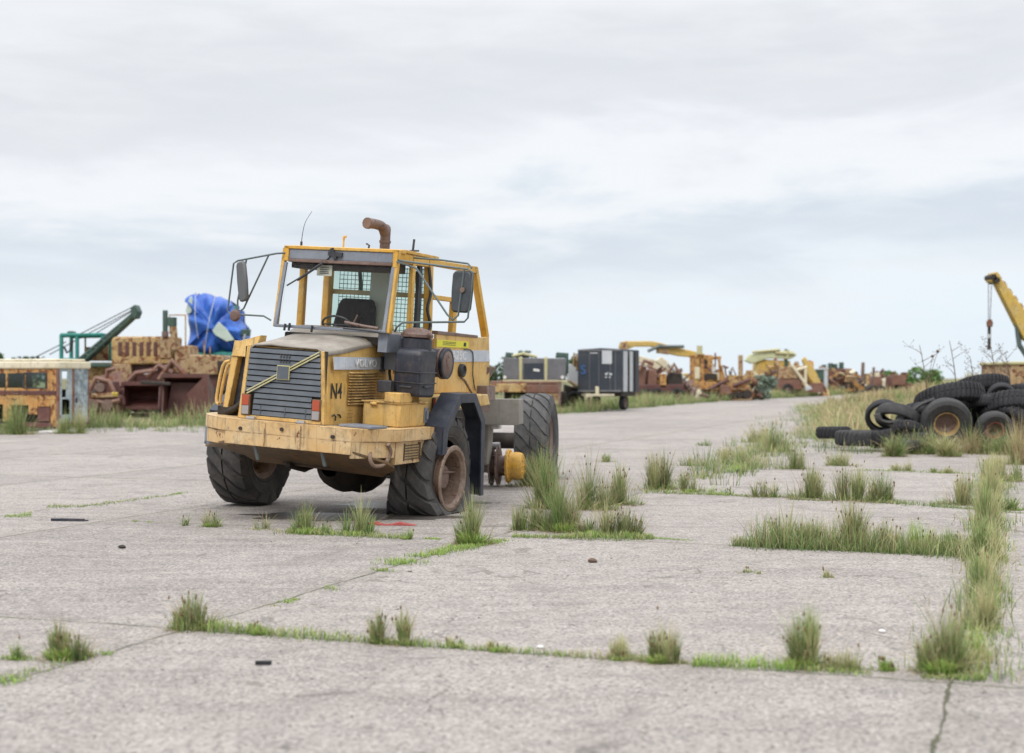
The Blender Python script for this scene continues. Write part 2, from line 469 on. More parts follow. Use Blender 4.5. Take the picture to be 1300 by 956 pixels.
def text_mb(mb, txt, X, size, depth=.003, shear=0, sx=1.):
    """solid lettering; X maps text plane (x right, y up, z out)"""
    cu = bpy.data.curves.new('t', 'FONT'); cu.body = txt; cu.size = size; cu.extrude = depth/2
    cu.shear = shear; cu.align_x = 'CENTER'; cu.align_y = 'CENTER'; cu.resolution_u = 3
    cu.offset = size*.004
    o = bpy.data.objects.new('t', cu); COL.objects.link(o)
    dg = bpy.context.evaluated_depsgraph_get(); dg.update()
    me = bpy.data.meshes.new_from_object(o.evaluated_get(dg))
    Y = mb.X; mb.X = Y @ X @ Matrix.Diagonal((sx, 1, 1, 1))
    mb.add([v.co.copy() for v in me.vertices], [list(p.vertices) for p in me.polygons])
    mb.X = Y
    bpy.data.objects.remove(o); bpy.data.meshes.remove(me); bpy.data.curves.remove(cu)
    return mb


def basis(o, x, y, z):
    m = Matrix.Identity(4)
    for i in range(3): m[i][0] = x[i]; m[i][1] = y[i]; m[i][2] = z[i]; m[i][3] = o[i]
    return m

# ------------------------------------------------------------------ tyres
def tyre_prof(R, w, rr):
    h = R-rr
    return [(rr, -w*.70), (rr+h*.12, -w*.80), (rr+h*.16, -w*.86), (rr+h*.2, -w*.85), (rr+h*.35, -w*.97), (rr+h*.6, -w*1.0), (rr+h*.63, -w*1.03), (rr+h*.67, -w*1.0), (rr+h*.82, -w*.93), (R-.015, -w*.76),
            (R, -w*.35), (R, w*.35), (R-.015, w*.76), (rr+h*.82, w*.93), (rr+h*.67, w*1.0), (rr+h*.63, w*1.03), (rr+h*.6, w*1.0), (rr+h*.35, w*.97), (rr+h*.2, w*.85), (rr+h*.16, w*.86), (rr+h*.12, w*.80), (rr, w*.70),
            (rr+h*.1, w*.62), (rr+h*.5, w*.82), (R-h*.18, w*.7), (R-h*.16, -w*.7), (rr+h*.5, -w*.82), (rr+h*.1, -w*.62)]


def tyre_mb(X, R, W, rr, nl=22, lh=.035, slant=.9, n=48, wfrac=.62, seg=4, squash=None, chev=False):
    mb = MB(X); w = W/2; Rb = R-lh
    mb.lathe(tyre_prof(Rb, w, rr), (0, 0, 0), (0, 1, 0), n, True)
    # lugs run from the centre out and over each shoulder
    if nl:
        pitch = 2*PI/nl
        h = Rb-rr
        path = [(.04, Rb-.004, 0), (.35, Rb-.004, .33), (.62, Rb-.008, .62), (.86, Rb-.035, .85), (.985, rr+h*.66, 1.)]
        for s in (-1, 1):
            for k in range(nl):
                a0 = k*pitch+(pitch*.5 if s > 0 and chev else 0)
                vs = []
                for j, (fy, rb, t) in enumerate(path):
                    ang = a0+slant*pitch*t*(1 if s > 0 else (1 if chev else -1))
                    hw = pitch*wfrac*.5*(1.0-.12*math.sin(j*1.7))
                    y = s*w*fy
                    top = rb+lh*(1.0 if j < 3 else (.9 if j == 3 else .35))
                    yo = y*(1.0 if j < 3 else 1.03)
                    for (aa, rad, yy) in ((ang-hw, rb-.01, y), (ang-hw*.86, top, yo), (ang+hw*.86, top, yo), (ang+hw, rb-.01, y)):
                        vs.append((math.sin(aa)*rad, yy, math.cos(aa)*rad))
                fs = [(0, 1, 2, 3), (16, 19, 18, 17)]
                for j in range(4):
                    b = j*4
                    for q in range(4): fs.append((b+q, b+4+q, b+4+(q+1) % 4, b+(q+1) % 4))
                mb.add(vs, fs)
    if squash is not None:      # flatten against the ground, bulging sideways
        c = X.translation; ax = (X.to_3x3() @ V((0, 1, 0))).normalized()
        for i, v in enumerate(mb.v):
            band = .34 if squash > .5 else .16
            if v.z < band:
                t = (band-v.z)/band
                sgn = (v-c).dot(ax)
                v2 = v+ax*(1 if sgn > 0 else -1)*min(t, 1.6)*squash*.16*min(1, abs(sgn)/.12)
                v2.z = max(v.z, .004+.012*max(0, 1-t))
                if v.z < 0: v2.z = .004
                mb.v[i] = v2
    return mb


def rim_mb(X, rr, W, dish=.5, hub=True, n=32):
    mb = MB(X); w = W/2
    # two flanges and barrel
    prof = [(rr+.035, w*.78), (rr+.04, w*.70), (rr+.005, w*.66), (rr-.012, w*.4), (rr-.03, 0), (rr-.012, -w*.4), (rr+.005, -w*.66), (rr+.04, -w*.7), (rr+.03, -w*.8), (rr-.02, -w*.72), (rr-.055, 0), (rr-.03, w*.66)]
    mb.lathe(prof, (0, 0, 0), (0, 1, 0), n, True)
    if hub:
        d = w*(dish-.5)
        mb.lathe([(rr-.04, d), (rr*.62, d+.03), (rr*.55, d+.06), (rr*.3, d+.07), (.001, d+.07)], (0, 0, 0), (0, 1, 0), n)
        mb.lathe([(rr-.04, d-.02), (.001, d+.03)], (0, 0, 0), (0, 1, 0), n)
        for k in range(10):
            a = 2*PI*k/10
            p = V((math.sin(a)*rr*.45, d+.06, math.cos(a)*rr*.45)); mb.cyl(p, p+V((0, .035, 0)), .016, n=6)
    return mb

# ------------------------------------------------------------------ the dumper tractor unit
BX = frame(-2.0, 17.4, 21, 3.9)
RXM = frame(-.90, 21.06, 9.5, 0)
T = thing('dump_truck', (-1.6, 18.2, 0), 'large worn yellow dump truck without its tipping body, standing on a flat front tyre', 'dump truck')


def mb(): return MB(BX)


# chassis and belly
b = mb()
b.box(-2.3, 1.5, -.42, -.28, .78, 1.05); b.box(-2.3, 1.5, .34, .48, .78, 1.05)
b.box(1.2, 1.34, -.42, .48, .72, 1.05); b.box(-.9, -.7, -.42, .48, .72, 1.0); b.box(-2.25, -2.05, -.5, .5, .6, 1.1)
chassis = b.build('chassis', 'dark', T, .01)
b = mb()    # engine and gearbox masses under the bonnet
b.hexa([(-.4, -.3, .62), (1.2, -.28, .60), (1.2, .36, .60), (-.4, .36, .62)], [(-.4, -.35, 1.3), (1.3, -.35, 1.3), (1.3, .42, 1.3), (-.4, .42, 1.3)])
b.lathe([(.12, -.05), (.30, 0), (.33, .12), (.26, .35), (.12, .5)], (.1, .02, .55), (1, 0, 0), 20)
b.tube([(.9, .25, .62), (.3, .45, .55), (-.3, .5, .62)], .05, 8, 4)
b.tube([(1.3, -.15, .6), (.6, -.3, .5), (0, -.32, .6)], .035, 8, 4)
b.build('engine', 'dark', chassis, .02)
b = mb()
b.tube([(-.05, -1.15, .66), (-.05, .9, .56)], .13, 14)
b.lathe([(.05, -.36), (.2, -.33), (.33, -.15), (.36, 0), (.33, .18), (.2, .34), (.05, .38)], (-.05, .1, .56), (1, 0, 0), 24)
for y in (-.75, .7): b.lathe([(.14, -.1), (.22, -.08), (.24, .08), (.14, .1)], (-.05, y, .62), (0, 1, 0), 20)
b.tube([(-.05, -.9, .66), (.15, -.6, .95)], .05, 8); b.tube([(-.05, .8, .60), (.15, .5, .92)], .05, 8)
b.build('front_axle', 'dark', T)
# skid pan below the bumper
b = mb()
z0, z1 = .86, .60
P = [(1.93, -.62, .86), (1.93, .97, .88), (1.05, .95, .56), (1.05, -.75, .60)]
b.hexa([(p[0], p[1], p[2]-.02) for p in P], P)
b.hexa([(1.55, -1.1, .74), (1.93, -.62, .84), (1.05, -.75, .58), (.9, -1.0, .68)], [(1.55, -1.1, .77), (1.93, -.62, .87), (1.05, -.75, .61), (.9, -1.0, .71)])
b.hexa([(1.3, 1.2, .68), (1.05, .95, .54), (1.93, .97, .86), (1.5, 1.2, .74)], [(1.3, 1.2, .71), (1.05, .95, .57), (1.93, .97, .89), (1.5, 1.2, .77)])
b.box(.2, 1.06, -.72, .93, .57, .6)
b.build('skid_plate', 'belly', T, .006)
b = mb()
for yy, xx in ((-.25, 1.9), (.58, 1.88)):
    b.beam((xx, yy, .88), (xx-.06, yy+.03, .68), .05, .02)
b.build('tow_lug', 'tubeg', T, .004)

# bumper: heavy fabricated beam with chamfered corners
b = mb()
plan = [(1.95, -.60), (1.93, .97), (1.34, 1.26), (.42, 1.28), (.42, 1.10), (1.2, 1.05), (1.62, .80), (1.62, -.5), (1.3, -.95), (.72, -1.08), (.72, -1.28), (1.46, -1.17), (1.72, -.98)]
b.prism(plan, 2, .98, 1.12)
b.prism([(1.95, -.60), (1.93, .97), (1.88, .97), (1.90, -.60)], 2, .84, .98)
b.prism([(1.93, .972), (1.36, 1.22), (1.33, 1.16), (1.88, .93)], 2, .80, .98)
# right hand lamp box with sloping rear end
b.prism([(1.34, .98), (1.34, .72), (.60, .72), (.46, .86), (.40, .98)], 1, .98, 1.22)
b.prism([(1.70, .98), (1.36, .98), (1.36, .74), (1.66, .80)], 1, .96, 1.05)
b.prism([(1.45, -1.15), (1.72, -.97), (1.9, -.6), (1.86, -.58), (1.66, -.9), (1.42, -1.08)], 2, .82, .975)
for yy in (-.1, .35): b.box(1.949, 1.955, yy, yy+.012, .85, 1.11)
b.build('bumper', 'paleyellow', T, .012)
for yy, zz in ((.12, 1.05), (-.4, 1.02), (.75, 1.02)):
    b = mb(); b.cyl((1.93, yy, zz), (1.962, yy, zz), .021, n=8); b.build('bolt', 'dark', T)
b = mb()    # lamp frame at the outer end
b.box(1.10, 1.42, -1.20, -1.17, .76, .965)
b.box(1.40, 1.44, -1.19, -1.02, .76, .80); b.box(1.40, 1.44, -1.19, -1.15, .76, .965)
b.build('lamp_recess', 'grey', T, .006)
b = mb(); b.hexa([(1.40, -1.15, .80), (1.48, -1.02, .80), (1.40, -1.0, .80), (1.34, -1.1, .80)], [(1.40, -1.15, .96), (1.48, -1.02, .96), (1.40, -1.0, .96), (1.34, -1.1, .96)])
b.build('headlight', 'lampgrey', T, .005)
b = mb()    # louvre grid in the right box
for i in range(6):
    y = .765+i*.031; b.box(.72, 1.12, 1.221, 1.232, y, y+.013)
b.box(1.12, 1.135, 1.221, 1.235, .755, .95); b.box(.705, .72, 1.221, 1.235, .755, .95)
b.build('vent_grid', 'belly', T, .002)
b = mb(); b.prism([(.6, .7), (.46, .84), (.40, .98), (.40, 1.1), (.30, 1.1), (.3, .72), (.5, .66)], 1, 1.0, 1.26); b.build('bumper_end_cap', 'black', T, .01)
b = mb()    # bent tow eye and chain
b.tube([(1.62, 1.05, .90), (1.72, 1.1, .80), (1.66, 1.13, .72), (1.5, 1.17, .74), (1.42, 1.2, .86), (1.5, 1.2, .96)], .022, 8, 4)
b.build('tow_eye', 'rimrust', T)
b = mb(); b.hexa([(1.72, .70, 1.123), (1.74, 1.1, 1.123), (1.42, 1.14, 1.123), (1.40, .74, 1.123)], [(1.72, .70, 1.15), (1.74, 1.1, 1.15), (1.42, 1.14, 1.15), (1.40, .74, 1.15)])
b.build('step_plate', 'grey', T, .004)
# battery box and small step on the bumper
b = mb(); b.prism([(1.13, 1.122), (1.13, 1.40), (.42, 1.38), (.42, 1.122)], 1, .68, 1.15)
bat = b.build('battery_box', 'yellow', T, .012)
b = mb(); b.box(.40, 1.15, .66, 1.165, 1.385, 1.402); b.cyl((1.15, .78, 1.37), (1.15, .86, 1.37), .02); b.cyl((.62, 1.165, 1.41), (.70, 1.165, 1.41), .018)
b.build('lid', 'yellow', bat, .004)
b = mb(); b.box(.415, .50, 1.152, 1.162, 1.16, 1.34); b.box(.43, .47, 1.163, 1.185, 1.20, 1.30); b.build('latch', 'grey', bat, .004)
b = mb(); b.prism([(1.16, .95), (.86, .95), (.86, 1.16), (1.16, 1.16)], 2, 1.40, 1.51); b.build('filler_step', 'yellow', T, .01)

# bonnet
SEC = [(1.765, .535, .455, 1.12, 1.94, .02), (1.3, .55, .50, 1.11, 2.005, .03), (.85, .56, .55, 1.10, 2.09, .04), (.36, .57, .57, 1.08, 2.16, .05)]
b = mb(); vs = []
for (x, wb, wt, zb, zt, c) in SEC:
    vs += [(x, c-wb, zb), (x, c-wb-.0, zb+.5*(zt-zb)), (x, c-wt, zt-.05), (x, c-wt+.06, zt), (x, c+wt-.06, zt), (x, c+wt, zt-.05), (x, c+wb, zb+.5*(zt-zb)), (x, c+wb, zb)]
fs = [[i*8+k, i*8+(k+1) % 8, (i+1)*8+(k+1) % 8, (i+1)*8+k] for i in range(3) for k in range(8)]
fs += [[7-k for k in range(8)], [24+k for k in range(8)]]
b.add(vs, fs)
hood = b.build('bonnet', 'yellow', T, .008)
b = mb()    # weathered top skin, drooping over the edges
vs = []
for (x, wb, wt, zb, zt, c) in [(1.80, 0, .465, 0, 1.94, .02)]+SEC[1:3]+[(.62, 0, .68, 0, 2.16, .07), (.50, 0, .74, 0, 2.19, .10)]:
    for (dy, dz) in ((-1.02, -.075), (-1.0, -.03), (-.86, .016), (-.4, .026), (.1, .03), (.6, .024), (.86, .014), (1.0, -.03), (1.03, -.075)):
        vs.append((x, c+dy*wt, zt+dz+(.008*math.sin(x*9+dy*4))))
n = 9
fs = [[i*n+k, i*n+k+1, (i+1)*n+k+1, (i+1)*n+k] for i in range(4) for k in range(n-1)]
b.add(vs, fs)
o = b.build('bonnet_top', 'hoodtop', hood)
sm = o.modifiers.new('thick', 'SOLIDIFY'); sm.thickness = .018; sm.offset = -1
# side vents
b = mb()
for i in range(12):
    z = 1.335+i*.032; b.box(.50, 1.34, .5985, .606, z, z+.011)
b.build('side_vent', 'belly', hood, .001)
b = mb()
for i in range(12):
    z = 1.348+i*.032; b.hexa([(.49, .60, z), (1.35, .592, z), (1.35, .612, z-.002), (.49, .62, z-.002)], [(.49, .60, z+.012), (1.35, .592, z+.012), (1.35, .597, z+.012), (.49, .605, z+.012)])
b.build('vent_fin', 'yellow', hood)
b = mb(); b.hexa([(.40, .585, 1.75), (1.66, .562, 1.735), (1.66, .568, 1.735), (.40, .625, 1.75)], [(.40, .585, 1.885), (1.66, .545, 1.875), (1.66, .552, 1.875), (.40, .625, 1.885)])
stripe = b.build('name_stripe', 'silver', hood)
BR3 = BX.to_3x3()
b = mb(); text_mb(b, 'VOLVO', basis((.98, .612, 1.812), V((-1, .028, 0)).normalized(), V((0, -.06, 1)).normalized(), V((.03, 1, .06)).normalized()), .125, .006, 0, 1.25)
b.build('lettering', 'white', stripe)
b = mb(); b.box(.52, .62, .60, .632, 1.72, 1.90); b.build('bonnet_catch', 'black', hood, .004)
b = mb(); text_mb(b, 'N4', basis((1.585, .571, 1.49), V((-1, .012, 0)).normalized(), V((0, -.02, 1)), V((.01, 1, .02)).normalized()), .25, .004, 0, .82)
b.build('stencil_number', 'ink', hood)
b = mb()    # half worn stencil below it
b.tube([(1.66, .578, 1.22), (1.62, .579, 1.24), (1.58, .579, 1.215), (1.58, .579, 1.17)], .008, 5); b.tube([(1.54, .58, 1.235), (1.49, .58, 1.235), (1.46, .58, 1.20)], .008, 5)
b.build('stencil_trace', 'ink', hood)
b = mb()
for z in (1.16, 1.20, 1.24, 1.28): b.box(1.22, 1.34, .5975, .6005, z, z+.004)
b.build('small_notice', 'belly', hood)
b = mb(); b.hexa([(1.81, -.52, 1.10), (1.81, .56, 1.10), (.5, .62, 1.10), (.5, -.5, 1.10)], [(1.81, -.52, 1.122), (1.81, .56, 1.122), (.5, .62, 1.122), (.5, -.5, 1.122)]); b.build('bonnet_sill', 'grey', hood, .004)
for y in (-.33, .30):
    b = mb(); b.cyl((1.86, y-.05, 1.135), (1.86, y+.05, 1.135), .022, n=10); b.build('bonnet_hinge', 'lampgrey', hood)

# grille: sloping slats inside a yellow frame
GL = lambda z: -.455-.06*(1.92-z)/.8+.02
GR = lambda z: .455+.06*(1.92-z)/.8+.02
b = mb()
b.hexa([(1.77, GL(1.14)-.04, 1.125), (1.77, GL(1.14)+.012, 1.125), (1.81, GL(1.14)+.012, 1.125), (1.81, GL(1.14)-.04, 1.125)], [(1.76, GL(1.95)-.035, 1.95), (1.76, GL(1.95)+.012, 1.95), (1.80, GL(1.95)+.012, 1.95), (1.80, GL(1.95)-.035, 1.95)])
b.hexa([(1.77, GR(1.14)-.012, 1.125), (1.77, GR(1.14)+.035, 1.125), (1.81, GR(1.14)+.035, 1.125), (1.81, GR(1.14)-.012, 1.125)], [(1.76, GR(1.95)-.012, 1.93), (1.76, GR(1.95)+.03, 1.93), (1.80, GR(1.95)+.03, 1.93), (1.80, GR(1.95)-.012, 1.93)])
b.box(1.77, 1.81, GL(1.14), GR(1.14), 1.123, 1.165)
gf = b.build('grille_frame', 'yellow', T, .006)
b = mb(); b.box(1.768, 1.775, -.5, .54, 1.16, 1.93); b.build('radiator_core', 'dark', gf)
b = mb()
for i in range(12):
    z = 1.170+i*.0635; h = .042
    if i == 11: h = .034
    y0, y1 = GL(z)+.014, GR(z)-.014
    if i < 4: y0 += .125; y1 -= .115
    b.hexa([(1.777, y0, z), (1.777, y1, z), (1.812, y1, z+.002), (1.812, y0, z+.002)], [(1.777, y0, z+h+.014), (1.777, y1, z+h+.014), (1.802, y1, z+h+.010), (1.802, y0, z+h+.010)])
for y in (-.25, .06, .32): b.box(1.79, 1.815, y, y+.008, 1.165, 1.28)
b.build('grille_slats', 'slat', gf, .003)
b = mb()
a1 = V((1.828, -.42, 1.42)); a2 = V((1.82, -.04, 1.63)); a3 = V((1.82, .09, 1.70)); a4 = V((1.815, .455, 1.90))
for dz in (-.014, .018):
    b.beam(a1+V((0, 0, dz)), a2+V((0, 0, dz)), .014, .016); b.beam(a3+V((0, 0, dz)), a4+V((0, 0, dz)), .014, .016)
b.build('diagonal_bar', 'olive', gf, .003)
b = mb(); b.box(1.812, 1.832, -.055, .105, 1.585, 1.745); bd = b.build('badge_plate', 'olive', gf, .004)
b = mb(); b.box(1.832, 1.837, -.045, .095, 1.595, 1.735); b.build('badge_face', 'slat', bd)
b = mb()
for i in range(4):
    for z in (1.775, 1.80, 1.83, 1.855): b.box(1.812, 1.818, -.03+i*.036, -.014+i*.036, z, z+.014)
b.build('emblem_holes', 'ink', gf)
for y in (-.485, .405):
    b = mb(); b.box(1.785, 1.826, y, y+.108, 1.165, 1.40); lh = b.build('front_lamp', 'belly', T, .005)
    b = mb(); b.box(1.826, 1.835, y+.01, y+.098, 1.275, 1.39); b.build('orange_lens', 'lampred', lh, .003)
    b = mb(); b.box(1.826, 1.834, y+.01, y+.098, 1.175, 1.27); b.build('clear_lens', 'lampgrey', lh, .003)

# guard and cooler beside the bonnet (far side)
b = mb()
b.hexa([(1.30, -.93, 1.20), (1.30, -.86, 1.20), (1.50, -.86, 1.20), (1.50, -.93, 1.20)], [(1.30, -.84, 1.98), (1.30, -.75, 1.98), (1.48, -.75, 1.98), (1.48, -.84, 1.98)])
b.hexa([(1.30, -.93, 1.80), (1.30, -.56, 1.80), (1.50, -.56, 1.80), (1.50, -.86, 1.80)], [(1.30, -.80, 1.98), (1.30, -.52, 2.06), (1.47, -.50, 2.06), (1.47, -.80, 1.97)])
b.tube([(1.52, -.97, 1.24), (1.50, -1.02, 1.30), (1.50, -.96, 1.68), (1.48, -.88, 1.74)], .02, 8, 3)
b.tube([(1.40, -1.0, 1.24), (1.40, -1.03, 1.30), (1.38, -.98, 1.66), (1.40, -.88, 1.72)], .02, 8, 3)
b.box(1.0, 1.3, -.95, -.6, 1.12, 1.2)
gd = b.build('side_guard', 'yellow', T, .01)
b = mb(); b.hexa([(1.30, -.86, 1.22), (1.30, -.56, 1.22), (1.40, -.56, 1.22), (1.40, -.86, 1.22)], [(1.30, -.76, 1.82), (1.30, -.52, 1.82), (1.40, -.52, 1.82), (1.40, -.76, 1.82)]); b.build('cooler_panel', 'tank', gd, .006)
b = mb(); b.tube([(1.42, -.98, 1.14), (1.5, -.85, 1.16), (1.55, -.72, 1.22), (1.5, -.62, 1.34), (1.42, -.60, 1.5)], .035, 10, 4); b.box(1.3, 1.5, -1.0, -.8, 1.12, 1.22); b.build('cooler_hose', 'dark', gd, .01)
b = mb()    # flat wing and mudguard of the far wheel
b.prism([(.9, 1.12), (.35, 1.45), (-.4, 1.45), (-.85, 1.15), (-.9, .5), (-.87, .5), (-.82, 1.13), (-.38, 1.42), (.33, 1.42), (.88, 1.09)], 1, -1.5, -1.1)
b.build('mudguard', 'navy', T, .004)

# near mudguard
b = mb()
o_ = [(.46, .80), (.46, 1.13), (.02, 1.51), (-.46, 1.51), (-.80, 1.19), (-.90, .23)]
i_ = [(.43, .80), (.43, 1.12), (.01, 1.485), (-.45, 1.485), (-.775, 1.18), (-.875, .23)]
for k in range(5):
    b.prism([o_[k], o_[k+1], i_[k+1], i_[k]], 1, 1.14, 1.40)
lip = [(.33, .80), (.33, 1.07), (-.02, 1.40), (-.42, 1.40), (-.69, 1.14), (-.80, .23)]
for k in range(5):
    b.prism([o_[k], o_[k+1], lip[k+1], lip[k]], 1, 1.38, 1.402)
b.build('mudguard', 'navy', T, .004)

# wheels
def BT(x, y, z, rx=0): return BX @ Matrix.Translation((x, y, z)) @ Matrix.Rotation(rx, 4, 'Y')


def wheel(X, R, W, rr, tm, rm, **k):
    rimkw = k.pop('rimkw', {}); rimX = k.pop('rimX', X); rp = k.pop('rimW', W)
    w = rim_mb(rimX, rr, rp, **rimkw).build('wheel', rm, T)
    tyre_mb(X, R, W, rr, **k).build('tyre', tm, w)
    return w


wheel(BT(-.05, -1.45, .60), .70, .54, .33, 'rubber', 'rimrust', nl=17, lh=.045, wfrac=.80, slant=1.1, squash=.5)
# near front wheel: tyre off its bead, rim standing proud
XN = BT(.02, 1.08, .55)
w = MB(BT(.11, 1.23, .505))
rr = .345
w.lathe([(rr+.04, .18), (rr+.052, .165), (rr+.03, .14), (rr+.0, .12), (rr+.0, .10), (rr+.022, .095), (rr+.022, .08), (rr, .07), (rr-.005, .02), (rr+.03, -.0), (rr+.062, -.02), (rr+.07, -.05), (rr+.03, -.08), (rr, -.22),
         (rr-.05, -.22), (rr-.04, 0), (rr-.035, .14), (rr-.0, .18)], (0, 0, 0), (0, 1, 0), 44, True)
w.lathe([(rr+.085, -.10), (rr+.095, -.12), (rr+.06, -.16), (rr+.05, -.3), (rr, -.3), (rr, -.1)], (0, 0, 0), (0, 1, 0), 44, True)
wn = w.build('wheel', 'rimrust', T)
w = MB(BT(.07, 1.25, .505)); w.lathe([(rr-.04, -.06), (rr*.75, -.10), (rr*.6, -.14), (.001, -.14)], (0, 0, 0), (0, 1, 0), 36)
w.lathe([(.17, -.14), (.17, -.02), (.13, .03), (.001, .04)], (0, 0, 0), (0, 1, 0), 24)
for k in range(12):
    a = 2*PI*k/12; p = V((math.sin(a)*.225, -.13, math.cos(a)*.225)); w.cyl(p, p+V((0, .04, 0)), .016, n=6)
w.beam((-.30, .05, .05), (.30, .05, .09), .02)
w.build('hub', 'rust', wn)
t = tyre_mb(XN, .72, .50, .40, nl=17, lh=.045, wfrac=.80, slant=1.1, squash=.7)
t.build('tyre', 'rubber', wn)

# filter, tank and canister stack beside the cab
b = mb()
b.prism([(.90, 1.47), (.92, 1.52), (.90, 1.97), (.86, 2.02), (.50, 2.02), (.46, 1.97), (.46, 1.50), (.50, 1.46)], 1, .93, 1.26)
tk = b.build('side_tank', 'tank', T, .03)
b = mb()
for z in (1.62, 1.74): b.prism([(.925, z), (.93, z+.014), (.45, z+.014), (.45, z)], 1, .925, 1.268)
b.box(.6, .8, 1.262, 1.285, 1.575, 1.60); b.box(.915, .935, 1.02, 1.17, 1.57, 1.59)
b.build('tank_strap', 'black', tk, .004)
b = mb(); b.lathe([(.001, -.02), (.165, -.02), (.18, .0), (.18, .12), (.16, .14), (.001, .14)], (.66, 1.08, 2.0), (0, 0, 1), 26); b.build('filter_bowl', 'tank', T)
b = mb(); b.lathe([(.10, .0), (.185, .02), (.19, .05), (.15, .10), (.08, .125), (.001, .13)], (.66, 1.08, 2.13), (0, 0, 1), 26); b.build('rain_cap', 'rust', T)
b = mb(); b.lathe([(.001, -.02), (.155, -.02), (.17, .0), (.172, .24), (.185, .245), (.185, .27), (.16, .275), (.14, .262), (.001, .258)], (.12, .98, 1.86), (0, 1, 0), 30); cn = b.build('air_canister', 'tank', T)
b = mb(); b.lathe([(.176, .2), (.19, .20), (.19, .222), (.176, .222)], (.12, .98, 1.86), (0, 1, 0), 30, True); b.lathe([(.15, .268), (.12, .28), (.001, .285)], (.12, .98, 1.86), (0, 1, 0), 30); b.build('end_cap', 'rust', cn)
b = mb(); b.box(.95, 1.05, .80, .97, 1.50, 1.64); b.build('relay_box', 'black', T, .012)
b = mb(); b.tube([(.5, .72, 2.15), (.42, .78, 1.9), (.5, .8, 1.6), (.7, .78, 1.45)], .03, 8, 4); b.tube([(.46, .66, 2.1), (.46, .66, 1.7), (.5, .75, 1.5)], .018, 8, 3)
b.build('hose', 'dark', T)
b = mb(); b.tube([(.45, .66, 2.0), (.44, .74, 1.85), (.5, .78, 1.72)], .055, 10, 3); b.build('elbow_pipe', 'hubyel', T)

# cab
CY0, CY1 = -.66, .84
b = mb()    # floor and lower body
b.prism([(.40, 1.18), (.40, 2.15), (-.25, 2.15), (-2.1, 2.15), (-2.2, 1.45), (-1.55, 1.45), (-.9, 1.50), (-.6, 1.52), (.1, 1.5), (.36, 1.1)], 1, CY0+.02, .55)
cab = b.build('cab_body', 'yellow', T, .015)
b = mb()    # inner wing beside the mudguard
b.prism([(.44, 1.02), (.40, 1.46), (-.55, 1.46), (-1.75, 1.46), (-1.85, 1.32), (-.95, 1.28), (-.6, 1.30), (-.2, 1.35), (.18, 1.16), (.30, 1.02)], 1, .56, 1.04)
b.build('wing', 'yellow', cab, .015)
b = mb(); b.box(-.02, .05, 1.045, 1.06, 1.22, 1.44); rf = b.build('side_reflector', 'black', cab, .004)
b = mb(); b.box(-.008, .04, 1.06, 1.068, 1.33, 1.425); b.build('lens', 'lampred', rf)
b = mb()    # side panel with number decal
pn = [(-.42, 2.23), (-1.9, 2.20), (-2.14, 2.22), (-2.22, 1.86), (-2.30, 1.30), (-2.05, 1.30), (-1.72, 1.44), (-1.5, 1.47), (-.45, 1.47)]
b.prism(pn, 1, .80, .845)
sp = b.build('side_panel', 'yellow', cab, .01)
b = mb(); b.prism([(-.90, 1.865), (-.90, 2.015), (-2.13, 2.035), (-2.20, 1.885)], 1, .845, .852); st2 = b.build('number_stripe', 'silver', sp)
b = mb(); text_mb(b, 'A25C', basis((-1.14, .853, 1.945), V((-1, 0, 0)), V((0, 0, 1)), V((0, 1, 0))), .155, .006, 0, 1.3); b.build('lettering', 'white', st2)
b = mb(); b.prism([(-.42, 2.05), (-.42, 2.135), (-1.42, 2.135), (-1.42, 2.05)], 1, .845, .853); d2 = b.build('warning_decal', 'decal', sp)
b = mb()
for z in (2.075, 2.095, 2.112): b.box(-1.0, -.6, .853, .855, z, z+.006)
b.box(-1.34, -1.26, .853, .855, 2.07, 2.12)
b.build('decal_print', 'ink', d2)
b = mb(); b.lathe([(.06, 0), (.085, .0), (.085, .05), (.07, .06), (.055, .035), (.001, .03)], (-1.22, .845, 1.76), (0, 1, 0), 22); b.build('work_lamp', 'black', sp)
b = mb()
b.prism([(-1.28, 1.68), (-1.42, 1.62), (-1.70, 1.44), (-2.28, 1.44), (-2.28, 1.40), (-1.74, 1.39), (-1.36, 1.62), (-1.22, 1.66)], 1, .846, .862)
b.prism([(-1.72, 1.42), (-2.28, 1.42), (-2.32, 1.20), (-2.0, 1.20), (-1.75, 1.30)], 1, .70, .844)
b.prism([(-.42, 2.20), (-1.72, 2.19), (-1.72, 2.225), (-.42, 2.245)], 1, .76, .856)
b.build('rusted_edge', 'rust', sp, .006)
b = mb(); b.tube([(-1.25, .87, 2.03), (-1.55, .865, 2.0), (-1.6, .865, 1.7), (-1.72, .865, 1.5)], .008, 6, 3); b.build('loose_wire', 'black', sp)
# roof and frame
b = mb()
b.prism([(.82, 3.135), (.82, 3.115), (-.36, 3.11), (-.36, 3.15), (.6, 3.155)], 1, CY0+.04, CY1)
b.prism([(-.10, 3.10), (-1.62, 3.12), (-1.60, 3.03), (-.10, 3.03)], 1, CY1-.09, CY1-.005)
b.prism([(-.10, 3.10), (-1.62, 3.12), (-1.60, 3.03), (-.10, 3.03)], 1, CY0, CY0+.08)
b.prism([(-1.62, 3.12), (-1.53, 3.10), (-2.08, 2.20), (-2.17, 2.22)], 1, CY1-.09, CY1-.003)
b.prism([(-1.62, 3.12), (-1.53, 3.10), (-2.08, 2.20), (-2.17, 2.22)], 1, CY0, CY0+.08)
b.prism([(-.12, 3.03), (-.22, 3.03), (-.30, 2.2), (-.20, 2.2)], 1, CY1-.09, CY1-.004)
b.box(-1.05, -.93, CY1-.08, CY1-.012, 2.2, 2.66)
b.box(-1.05, -.30, CY1-.075, CY1-.016, 2.62, 2.68)
